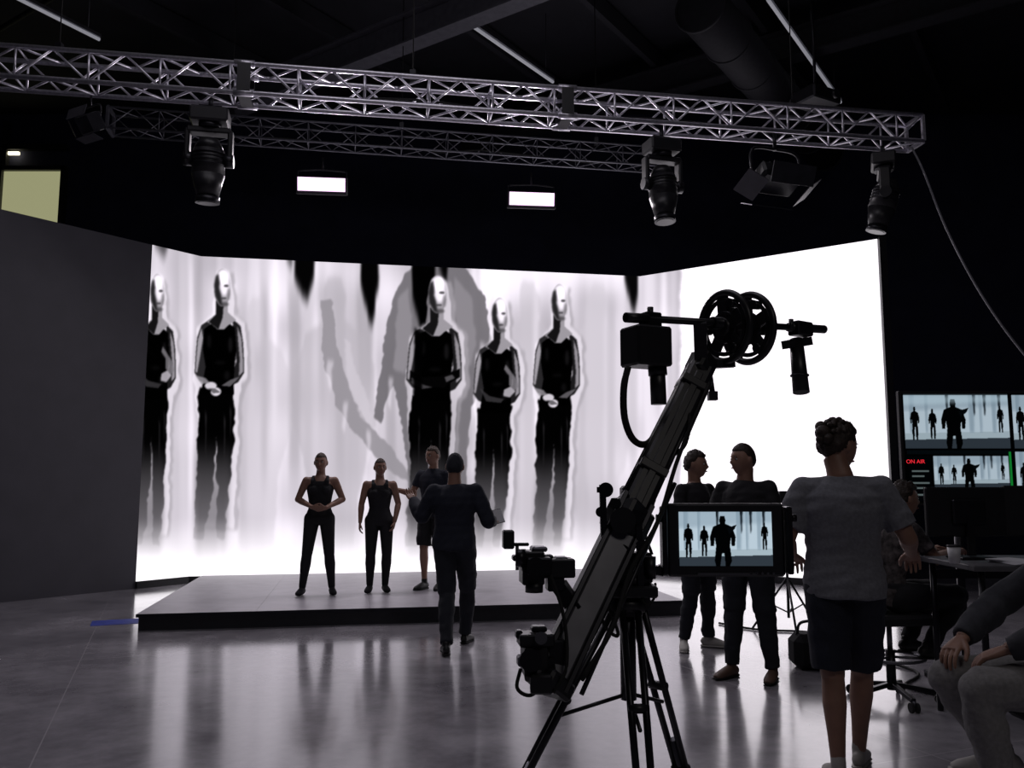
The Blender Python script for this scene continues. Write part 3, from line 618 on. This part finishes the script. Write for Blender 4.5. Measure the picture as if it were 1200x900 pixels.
def barn(top,sc,rz,tilt):
    b=B('barn_door_light'); m=BLACK
    b.cyl((0,0,.12),(0,0,-.04),.015,BLACKM); b.pipe([(-.22,0,-.28),(-.22,0,-.06),(0,0,-.03),(.22,0,-.06),(.22,0,-.28)],.012,BLACKM)
    R=Matrix.Rotation(tilt,3,'X'); c=V((0,0,-.28)); f=lambda x,y,z:c+R@V((x,y,z))
    b.box(c,(.40,.12,.26),m,R,.02)
    for i in range(6): b.box(f(-.15+i*.06,.07,0),(.012,.03,.2),BLACKM,R)
    b.box(f(0,-.065,0),(.34,.012,.2),mat('fresnel',(.02,.02,.03),.4),R)
    for q in (-1,1):
        b.box(f(q*.27,-.10,0),(.18,.008,.24),DOOR,R@Matrix.Rotation(q*.6,3,'Z'))
        b.box(f(0,-.12,q*.19),(.40,.008,.16),DOOR,R@Matrix.Rotation(-q*.8,3,'X'))
    o=b.obj(loc=top,rotz=rz); o.scale=(sc,)*3
barn(on_truss(2.98,-.27),1.4,.35,1.15); barn(on_truss(-4.2,-.32),.7,-.5,.6)
PL=mat('panel_light_lit',(1,1,1),.5,emit=(1,.66,1),es=1.7,var=0)
def area(name,loc,target,size,power,col):
    l=bpy.data.lights.new(name,'AREA'); l.shape='RECTANGLE'; l.size=size[0]; l.size_y=size[1]; l.energy=power; l.color=col
    o=bpy.data.objects.new(name,l); scene.collection.objects.link(o); o.location=loc; o.rotation_euler=(V(target)-V(loc)).to_track_quat('-Z','Y').to_euler(); return o
def panel(c):
    b=B('led_panel_light'); R=Matrix.Rotation(math.radians(12),3,'X')
    b.box((0,.03,0),(.70,.10,.24),BLACK,R,.01); b.box((0,-.03,0),(.64,.02,.18),PL,R); b.box((0,-.042,0),(.56,.012,.08),mat('panel_core',(1,1,1),.5,emit=(1,.95,1),es=6,var=0),R)
    for q in (-1,1): b.beam((q*.33,.03,.08),(q*.33,.06,.22),.012,.012,BLACKM)
    b.pipe([(-.33,.06,.22),(0,.06,.24),(.33,.06,.22)],.012,BLACKM); b.cyl((0,.06,.24),(0,.06,.42),.015,BLACKM)
    b.obj(loc=c,rotz=.1); area('panel_beam',c+V((0,-.12,-.02)),(c.x*.6,4.0,0),(.6,.18),48,(1,.92,1))
panel(S(377,217,11.35)); panel(S(623,234,11.8))
b=B('hanging_cable'); b.pipe([S(1068,172,9.4),S(1082,200,9.3),S(1110,270,9.2),S(1150,345,9.1),S(1200,415,9.0),S(1290,520,8.9),V((6.6,8.9,.03))],.012,mat('cable_grey',(.2,.2,.22),.5)); b.obj()

# ================================================================= CEILING SERVICES
TL=mat('tube_lamp',(.5,.5,.52),.4,emit=(.75,.75,.85),es=.25)
for a,c in (((-.55,11.6,8),(.67,13.3,8)),((3.47,10.9,8),(5.66,14.05,8)),((-7.0,10.3,8),(-6.1,11.95,8))):
    b=B('ceiling_tube_light'); a=V(a);c=V(c); b.beam(a+V((0,0,.05)),c+V((0,0,.05)),.08,.05,GREYM); b.cyl(a,c,.025,TL)
    for t in (.1,.9): q=a.lerp(c,t); b.cyl(q+V((0,0,.05)),V((q.x,q.y,9.09)),.006,GREYM,seg=6)
    b.obj()
def ibeam(a,c,h=.45,w=.28,CB=None):
    b=B('ceiling_beam'); a=V(a);c=V(c); up=V((0,0,1)); b.beam(a-up*h/2,c-up*h/2,w,.03,CB); b.beam(a+up*h/2,c+up*h/2,w,.03,CB); b.beam(a,c,.03,h,CB); b.obj()
ibeam((-5.6,14.6,8.0),(2.0,9.28,8.0),CB=mat('steel_beam_paint',(0.10,0.10,0.12),.6)); CD=mat('steel_beam_dark',(0.035,0.035,0.042),.7)
ibeam((-13,12,8.45),(-2,4.4,8.45),CB=CD); ibeam((-1,16.8,8.45),(10.9,8.5,8.45),CB=CD)
b=B('air_duct'); DU=mat('duct_metal',(0.022,0.022,0.028),.7,.1)
a=V((2.5,10.7,7.78)); c=V((6.0,15.75,7.78)); dv=(c-a).normalized(); b.cyl(a,c,.34,DU,seg=28)
for i in range(7): b.torus(a.lerp(c,i/6),dv,.345,.02,DU,28,6)
b.obj()
b=B('ceiling_joists')
for i in range(9):
    o=V((-9+i*2.4,8.0,8.9)); b.beam(o,o+V((5.5,8.0,0)),.10,.30,CEILM)
b.cyl((-9,13.5,8.74),(3,5.4,8.74),.04,DU)
b.obj()
b=B('ceiling_projector'); b.box((0,0,0),(.5,.4,.18),BLACKM,bev=.02); b.cyl((.1,-.2,0),(.1,-.26,0),.06,BLACK); b.cyl((0,0,.09),(0,0,2.0),.02,BLACKM); b.obj(loc=(3.95,10.6,6.45),rotz=.5)

# ================================================================= JIB CRANE
jib=empty('camera_jib_crane',(0,0,0))
hub=S(735,700,3.1)
b=B('tripod')
b.cyl(hub+V((0,0,-.06)),hub+V((0,0,.05)),.055,BLACKM,seg=20); b.cyl(hub+V((0,0,.05)),hub+V((0,0,.08)),.085,BLACK,seg=24)
b.cyl(hub+V((0,0,-.35)),hub,.028,BLACKM)
for fx,fy in ((-.23,3.0),(.43,2.62),(.76,3.5)):
    f=V((fx,fy,.02)); dirr=(f-hub).normalized(); sd=dirr.cross(V((0,0,1))).normalized(); top=hub+V((0,0,-.02))+V((fx-hub.x,fy-hub.y,0)).normalized()*.05
    mid_=top.lerp(f,.62)
    for q in (-1,1): b.cyl(top+sd*.028*q,mid_+sd*.022*q,.0125,BLACKM)
    b.cyl(top.lerp(f,.5),f,.013,GREYM); b.box(mid_,(.07,.04,.05),BLACK,align(top,f),.006); b.cyl(top.lerp(f,.3)-sd*.035,top.lerp(f,.3)+sd*.035,.016,BLACK)
    b.ell(f+V((0,0,.005)),(.04,.04,.025),RUBBER); b.cyl(top+sd*-.05,top+sd*.05,.026,BLACK)
    b.cyl(hub+V((0,0,-.33)),top.lerp(f,.36),.007,BLACKM)
b.obj(jib)
aU=S(822,428,3.35); aL=S(644,800,2.85); ad=(aU-aL).normalized(); an_=ad.cross(V((0,1,0))).normalized()
def on(t,off=0,dy=0): return aL.lerp(aU,t)+an_*off+V((0,dy,0))
b=B('arm')
AP=mat('arm_panel',(0.14,0.14,0.155),.4,.3)
b.beam(on(.0),on(.50),.085,.085,AP,.006,up=V((0,1,0)))
for off in (-.052,.052): b.beam(on(-.01,off),on(.52,off),.018,.10,BLACKM,.003,up=V((0,1,0)))
b.beam(on(.46),on(1.0),.088,.075,BLACK,.010,up=V((0,1,0)))
b.beam(on(.5,0,-.042),on(.97,0,-.042),.030,.012,BLACK,.003,up=V((0,1,0)))
for off in (-.05,.05): b.cyl(on(.5,off,-.02),on(.98,off*.85,-.02),.009,BLACK); b.cyl(on(.5,off,.03),on(.98,off*.85,.03),.009,BLACK)
for t in (.62,.92): b.box(on(t),(.108,.10,.035),BLACK,align(aL,aU,V((0,1,0))),.004)
for t in (.45,): b.box(on(t),(.118,.104,.02),BLACK,align(aL,aU,V((0,1,0))),.003)
b.cyl(on(.02,-.10,-.05),on(.62,-.09,-.05),.008,BLACKM)
b.box(on(.0),(.13,.12,.06),BLACK,align(aL,aU),.01); b.box(on(.46),(.13,.13,.12),BLACK,align(aL,aU),.01); b.box(on(1.0),(.09,.09,.09),BLACK,align(aL,aU),.01)
b.obj(jib)
b=B('pivot_yoke')
for x,y0 in ((706,568),(748,600)):
    for yy in (3.02,3.2): b.beam(S(x,y0,yy),S(x+3,690,yy),.022,.022,BLACKM)
    b.beam(S(x,y0+6,3.02),S(x,y0+6,3.2),.04,.02,BLACKM)
b.beam(S(700,690,3.1),S(766,690,3.1),.20,.04,BLACK,.006,up=V((0,0,1))); b.cyl(S(730,610,2.98),S(730,610,3.26),.045,BLACK,seg=20)
for x,y,r in ((710,574,.026),(722,590,.018),(704,600,.018),(746,606,.024),(728,650,.036),(752,640,.022),(716,668,.03)): b.cyl(S(x,y,3.0),S(x,y,3.05),r,BLACKM,seg=20)
b.box(S(742,585,3.2),(.09,.10,.10),BLACK,bev=.01); b.box(S(722,660,3.05),(.10,.09,.12),BLACK,bev=.01); b.box(S(748,665,3.12),(.09,.10,.11),BLACK,bev=.01)
b.beam(S(752,664,3.08),S(776,670,3.1),.03,.03,BLACKM); b.cyl(S(762,652,3.05),S(762,678,3.05),.02,BLACK)
b.obj(jib)
bl=S(733,372,3.1); br=S(966,386,3.62); bd=(br-bl).normalized()
def ob(x): return bl.lerp(br,(x-733)/(966-733))
b=B('counterweight_bar')
b.cyl(bl,br,.014,BLACKM); b.cyl(bl,bl+bd*.10,.019,BLACK); b.cyl(br-bd*.22,br,.018,BLACK)
b.beam(ob(812),aU+V((0,0,-.02)),.05,.06,BLACKM)
for x in (840,868):
    c=ob(x)+V((0,0,-.015)); R_=.148
    b.torus(c,bd,R_-.012,.014,BLACK,44,10); b.torus(c,bd,R_-.04,.009,BLACKM,44,8); b.cyl(c-bd*.02,c+bd*.02,.036,BLACK,seg=24); b.torus(c,bd,.058,.009,BLACKM,28,8)
    aa=align(V((0,0,0)),bd)
    for i in range(5):
        t=2*math.pi*i/5+.3; dr=aa.col[0]*math.cos(t)+aa.col[1]*math.sin(t); b.beam(c+dr*.03,c+dr*(R_-.015),.052,.014,BLACK,up=bd)
    for i in range(3):
        t=2*math.pi*i/3; dr=aa.col[0]*math.cos(t)+aa.col[1]*math.sin(t); b.cyl(c+dr*.1-bd*.018,c+dr*.1+bd*.018,.018,BLACKM)
b.cyl(ob(826),ob(884),.024,BLACKM); b.cyl(ob(884),ob(890),.04,BLACK,seg=20)
b.beam(ob(850)+V((0,0,-.16)),aU,.03,.03,BLACKM); b.cyl(S(832,440,3.35),S(836,468,3.35),.011,BLACKM); b.box(S(835,464,3.35),(.035,.035,.035),BLACK)
b.box(S(757,407,3.18),(.155,.13,.15),BLACK,Matrix.Rotation(.45,3,'Z'),.008); b.box(S(762,376,3.18),(.07,.06,.06),BLACKM,Matrix.Rotation(.45,3,'Z'),.005); b.cyl(S(762,360,3.18),S(762,372,3.18),.012,BLACK)
b.cyl(S(770,428,3.2),S(772,474,3.2),.03,BLACK,seg=18); b.cyl(S(770,428,3.2),S(771,440,3.2),.036,BLACKM,seg=18)
b.box(ob(934)+V((0,0,-.005)),(.10,.06,.06),BLACKM,Matrix.Rotation(.6,3,'Z'),.006); b.beam(S(920,404,3.52),S(948,400,3.58),.04,.035,BLACK)
b.cyl(S(933,398,3.55),S(939,460,3.5),.028,BLACK,r2=.034,seg=18); b.torus(S(937,440,3.52),(0,0,1),.033,.006,BLACKM); b.cyl(S(927,388,3.5),S(927,374,3.5),.01,BLACK)
b.obj(jib)
b=B('remote_camera_head')
Y=2.95
def bx(x0,y0,x1,y1,dp,m=BLACK,YY=Y,bev=.005):
    p=S(x0,y0,YY);q=S(x1,y1,YY); b.box((p+q)/2,(abs(q.x-p.x),dp,abs(p.z-q.z)),m,Matrix.Rotation(.12,3,'Z'),bev)
bx(589,621,602,643,.05); bx(600,636,620,640,.012,BLACKM); bx(600,650,648,657,.05,BLACKM); bx(610,645,636,684,.10); bx(615,652,644,672,.12,BLACKM,2.93); bx(634,654,672,676,.09); bx(640,662,660,692,.07,BLACKM)
bx(604,660,612,664,.02,GREYM); bx(622,640,640,646,.07,GREYM); bx(650,652,664,656,.05,GREYM)
b.cyl(S(606,640,2.95),S(606,668,2.95),.006,GREYM); b.cyl(S(626,682,2.92),S(626,694,2.92),.03,BLACK,seg=20); b.cyl(S(604,654,2.90),S(616,654,2.90),.03,BLACKM,seg=20); b.cyl(S(628,664,2.84),S(628,664,2.92),.03,BLACKM,seg=20)
b.beam(S(655,685,2.95),S(676,716,2.92),.035,.05,BLACKM)
bx(607,741,648,756,.09,BLACK,2.85); bx(612,756,640,790,.11,BLACK,2.86); bx(604,738,612,748,.04,BLACKM,2.85); bx(622,733,640,740,.05,BLACKM,2.85); bx(640,748,662,782,.08,BLACKM,2.87); bx(606,768,618,780,.05,GREYM,2.80)
b.cyl(S(622,774,2.77),S(622,774,2.82),.035,BLACKM,seg=20); b.cyl(S(634,748,2.78),S(634,748,2.83),.02,GREYM,seg=16)
b.beam(S(640,770,2.85),aL,.05,.06,BLACKM); b.box(S(634,800,2.8),(.07,.07,.06),BLACK,bev=.006)
b.pipe([S(610,784,2.83),S(606,806,2.8),S(620,815,2.8),S(636,806,2.82)],.006,RUBBER)
b.obj(jib)
b=B('cables')
b.pipe([S(736,430,3.14),S(731,455,3.13),S(732,490,3.13),S(742,515,3.15),S(758,520,3.2),S(776,500,3.25)],.013,RUBBER)
b.pipe([S(806,478,3.25),S(808,500,3.2),S(800,525,3.18),S(780,535,3.2),S(762,528,3.2)],.008,RUBBER)
b.pipe([S(764,540,3.2),S(768,580,3.15),S(756,620,3.12),S(764,650,3.1)],.006,RUBBER)
b.pipe([S(708,700,3.05),S(720,728,3.0),S(724,745,3.0),S(712,738,3.0),S(700,715,3.0)],.006,RUBBER)
b.pipe([S(748,690,3.05),S(756,708,3.0),S(766,702,3.02),S(768,684,3.08)],.005,RUBBER)
b.pipe([S(640,660,2.9),S(660,720,2.85),S(664,780,2.8),S(648,812,2.78)],.006,RUBBER)
b.pipe([on(.05,-.08,-.06),on(.2,-.1,-.06),on(.35,-.075,-.06),on(.5,-.09,-.06),on(.7,-.06,-.06),on(.95,-.05,-.06)],.008,RUBBER)
b.obj(jib)

def live_feed(AA,x,y,w,h):
    T=lambda u,v:(x+u*w,y+v*h)
    P_=lambda L,val,a=1,b1=0,b2=0:AA.poly([T(*q) for q in L],val,a,b1,b2,pad=0)
    P_([(0,0),(1,0),(1,1),(0,1)],(.72,.79,.84)); P_([(0,0),(1,0),(1,.2),(0,.3)],(.54,.62,.68),.6,0,2)
    P_([(0,.72),(1,.68),(1,1),(0,1)],(.64,.71,.75)); P_([(0,.84),(1,.8),(1,1),(0,1)],(.20,.23,.26))
    for sx_,sw in ((.05,.05),(.2,.03),(.62,.06),(.72,.03),(.84,.05)): P_([(sx_,0),(sx_+sw,0),(sx_+sw*.7,.7),(sx_,.7)],(.5,.58,.64),.7,1,2)
    for sx_ in (.66,.76,.9,.4): P_([(sx_,0),(sx_+.03,0),(sx_+.02,.35),(sx_+.01,.4)],(.06,.08,.1),.9,.5,1)
    def sil(cx,top,hh,k=1,val=(.03,.035,.04)):
        L=[(-.02,.0),(.02,.0),(.03,.07),(.025,.13),(.09,.18),(.12,.35),(.11,.5),(.08,.5),(.075,.36),(.065,.5),(.08,.75),(.06,1),(.02,1),(.01,.62),(-.01,.62),(-.03,1),(-.07,1),(-.08,.75),(-.065,.5),(-.075,.36),(-.085,.5),(-.115,.5),(-.12,.35),(-.09,.18),(-.025,.13),(-.03,.07)]
        P_([(cx+a*hh*k*h/w*1.2,min(1,top+c_*hh)) for a,c_ in L],val)
    sil(.10,.22,.62); sil(.27,.26,.56); sil(.47,.08,1.1,1.5); sil(.92,.2,.5,.9)
    P_([(.52,.30),(.62,.24),(.60,.32),(.54,.42)],(.05,.06,.07))
MON=screen_mat('monitor_screen',1.0); MONT=screen_mat('multiview_screen',.8)
b=B('director_monitor')
c0=S(781,590,3.1); c1=S(921,676,3.1); cx=(c0+c1)/2; w=c1.x-c0.x; h=c0.z-c1.z
b.box(cx+V((0,.02,0)),(w,.045,h),BLACK,bev=.008)
for q in (-1,1): b.box(cx+V((q*(w/2+.012),.0,0)),(.02,.06,h*.92),BLACKM,bev=.004); b.cyl(cx+V((q*(w/2+.02),-.01,h*.30)),cx+V((q*(w/2+.04),-.01,h*.30)),.014,BLACKM)
b.box(cx+V((0,-.006,-h*.46)),(w*.5,.012,.008),GREYM)
for i in range(5): b.cyl(cx+V((w*.2+i*.02,-.004,-h*.45)),cx+V((w*.2+i*.02,-.012,-h*.45)),.004,GREYM)
b.beam(S(770,668,3.15),cx+V((0,.07,-.02)),.03,.03,BLACKM)
dm=b.obj()
MA=Art(0,0,110,64,2,(.8,.85,.9)); live_feed(MA,0,0,110,64)
s0=S(798,664,3.072); s1=S(906,600,3.072)
screen_grid('screen',(s0.x,3.094,s0.z),(s1.x,3.094,s0.z),(s0.x,3.094,s1.z),np.linspace(0,1,200),np.linspace(0,1,120),lambda U,Vv,co:MA.sample(U*110,(1-Vv)*64),MON,dm)

# ================================================================= PRODUCTION DESK
DY=6.5
b=B('multiview_display'); t0=S(1053,458,DY); t1=S(1290,592,DY); c=(t0+t1)/2; w=t1.x-t0.x; h=t0.z-t1.z
b.box(c+V((0,.03,0)),(w,.05,h),BLACK,bev=.006); b.cyl(c+V((-.3,.09,-h/2+.1)),V((c.x-.3,c.y+.09,.0)),.03,BLACKM); b.cyl(c+V((.3,.09,-h/2+.1)),V((c.x+.3,c.y+.09,.0)),.03,BLACKM)
b.box((c.x,c.y+.09,.03),(1.0,.5,.05),BLACKM); b.box(c+V((0,.08,0)),(.8,.06,.3),BLACKM)
mv=b.obj()
DA=Art(1053,458,1290,592,2,(.02,.025,.03)); live_feed(DA,1057,462,129,64); live_feed(DA,1191,462,95,64)
DA.poly([(1057,462),(1186,462),(1186,470),(1057,474)],(.75,.85,.9),.5,0,2)
DA.poly([(1058,528),(1186,528),(1186,533),(1058,533)],(.05,.07,.08)); DA.poly([(1060,535),(1087,535),(1087,588),(1060,588)],(.03,.04,.05)); live_feed(DA,1090,535,92,40)
DA.poly([(1090,575),(1182,575),(1182,588),(1090,588)],(.08,.1,.11)); live_feed(DA,1191,530,95,58)
for i,yy in enumerate((552,558,566,572,580)):
    DA.poly([(1063,yy),(1084-(i%2)*6,yy),(1084-(i%2)*6,yy+2),(1063,yy+2)],(.45,.5,.5),.8)
DA.poly([(1183,530),(1186,530),(1186,588),(1183,588)],(.1,.5,.2))
screen_grid('screen',(t0.x+.02,DY,t1.z+.02),(t1.x-.02,DY,t1.z+.02),(t0.x+.02,DY,t0.z-.02),np.linspace(0,1,420),np.linspace(0,1,240),lambda U,Vv,co:DA.sample(1053+2+U*233,592-2-Vv*130),MONT,mv)
cu=bpy.data.curves.new('on_air_text','FONT'); cu.body='ON AIR'; cu.size=.042; cu.extrude=.001
to=bpy.data.objects.new('on_air_text',cu); scene.collection.objects.link(to); to.parent=mv; to.location=S(1062,543,DY-.01); to.rotation_euler=(math.pi/2,0,0)
cu.materials.append(mat('red_text',(.8,.02,.02),.5,emit=(1,.03,.05),es=.8))
TD=S(1100,655,5.6); TZ=TD.z
b=B('production_desk'); dk=mat('desk_top',(0.10,0.10,0.11),.5)
b.box((TD.x+.95,5.55,TZ-.02),(1.9,.75,.035),dk,bev=.006)
for xx in (TD.x+.08,TD.x+1.8):
    for yy in (5.25,5.85): b.cyl((xx,yy,0),(xx,yy,TZ-.03),.02,BLACKM)
    b.beam((xx,5.25,.25),(xx,5.85,.25),.02,.02,BLACKM)
b.beam((TD.x+.08,5.85,TZ-.12),(TD.x+1.8,5.85,TZ-.12),.02,.06,BLACKM); b.obj()
def monitor_back(X,Y,z,w,h,rz):
    b=B('computer_monitor'); b.box((0,0,.14+h/2),(w,.035,h),BLACK,bev=.008); b.box((0,-.03,.14+h/2),(w*.4,.03,h*.5),BLACKM,bev=.008); b.box((0,-.04,.14),(.05,.02,.24),BLACKM); b.box((0,-.03,.008),(.24,.18,.015),BLACKM,bev=.004)
    b.obj(loc=(X,Y,z),rotz=rz)
q=S(1134,640,5.65); monitor_back(q.x,5.65,TZ,.56,.32,.1); q=S(1215,640,5.6); monitor_back(q.x+.1,5.65,TZ,.52,.33,-.1)
b=B('coffee_cup'); b.cyl((0,0,0),(0,0,.10),.03,WHITEP,r2=.04,seg=20); b.cyl((0,0,.10),(0,0,.112),.042,BLACK,seg=20); q=S(1107,655,5.3); b.obj(loc=(q.x+.06,5.3,TZ))
b=B('keyboard'); b.box((0,0,.01),(.42,.14,.02),BLACK,bev=.004)
for i in range(12):
    for j in range(4): b.box((-.18+i*.033,-.045+j*.03,.023),(.026,.024,.008),BLACKM)
b.obj(loc=(TD.x+.75,5.3,TZ))
b=B('paper_stack')
for i in range(5): b.box((0,0,.002+i*.004),(.21,.29,.003),PAPER,Matrix.Rotation(.1*i,3,'Z'))
b.obj(loc=(TD.x+.35,5.32,TZ))
def stool(loc,seat,rz,back=True):
    b=B('drafting_stool')
    for i in range(5):
        t=2*math.pi*i/5+rz; e=V((math.cos(t)*.30,math.sin(t)*.30,.075)); b.beam((0,0,.12),e,.035,.03,BLACKM,.004); b.cyl(e,e+V((0,0,-.03)),.012,GREYM)
        for q in (-1,1):
            sdv=V((-math.sin(t),math.cos(t),0)); cc=V((e.x,e.y,.032)); b.cyl(cc+sdv*q*.010,cc+sdv*q*.028,.032,RUBBER,seg=16)
    b.cyl((0,0,.08),(0,0,.35),.032,BLACKM); b.cyl((0,0,.35),(0,0,seat-.08),.018,GREYM); b.torus((0,0,.30),(0,0,1),.22,.011,GREYM)
    for i in range(3):
        t=2.1*i; b.cyl((0,0,.30),(math.cos(t)*.22,math.sin(t)*.22,.30),.009,GREYM)
    b.box((0,0,seat-.08),(.2,.2,.03),BLACKM); b.box((0,0,seat-.05),(.44,.43,.07),CBLK,bev=.02)
    if back: b.pipe([(0,.12,seat-.08),(0,.27,seat-.06),(0,.30,seat+.15)],.016,BLACKM); b.box((0,.25,seat+.30),(.40,.06,.34),CBLK,bev=.02)
    o=b.obj(loc=loc); o.rotation_euler=(0,0,rz); return o
stool((sp_.x,sp_.y,0),.62,math.radians(100)); stool((sx0,sy0,0),.62,math.radians(-90))
b=B('light_stand'); q=G(925,742)
for t in (0.4,2.5,4.6): b.cyl((0,0,.55),(math.cos(t)*.38,math.sin(t)*.38,.01),.011,BLACKM); b.cyl((0,0,.2),(math.cos(t)*.2,math.sin(t)*.2,.28),.007,BLACKM)
b.cyl((0,0,.15),(0,0,1.3),.014,BLACKM); b.box((0,0,1.35),(.12,.08,.12),BLACK,bev=.01); b.obj(loc=(q.x,q.y,0))
b=B('floor_cable'); b.pipe([(2.2,9.3,.012),(2.5,8.9,.012),(3.0,8.7,.012),(2.9,7.9,.012),(3.2,7.0,.012),(2.9,6.5,.012),(3.0,6.2,.012)],.011,RUBBER); b.obj()
b=B('equipment_bag'); b.box((0,0,.14),(.34,.26,.28),CBLK,bev=.06); b.pipe([(-.12,0,.26),(-.08,0,.36),(.08,0,.36),(.12,0,.26)],.012,BLACK); q=G(950,786); b.obj(loc=(q.x+.05,q.y+.1,0))
b=B('script_pages'); b.box((0,0,0),(.13,.20,.004),PAPER); b.box((0,0,-.004),(.14,.205,.003),BLACK); o=b.obj(loc=(-.165,8.22,1.17)); o.rotation_euler=(.4,1.15,-.5)

# ================================================================= LIGHT, WORLD, CAMERA
wd=bpy.data.worlds.new('world'); scene.world=wd; wd.use_nodes=True; wd.node_tree.nodes['Background'].inputs[0].default_value=(.01,.012,.02,1)
area('fill_light',(3,-3.0,6.5),(1,4,0),(3,1.5),36,(1,.93,.9))  # unseen warm fill above and behind the camera, no fixture modelled
area('fill_light',(-1,5.0,8.6),(-1,5.2,0),(6,4),85,(.95,.9,1))  # overhead fill added to brighten the floor, no fixture hangs there
cam=bpy.data.cameras.new('camera'); cam.lens=30; cam.sensor_width=36; cam.clip_end=100
co=bpy.data.objects.new('camera',cam); scene.collection.objects.link(co); co.location=(0,0,EYE); co.rotation_euler=(math.pi/2+PITCH,0,0); scene.camera=co
scene.view_settings.view_transform='Standard'; scene.view_settings.look='None'
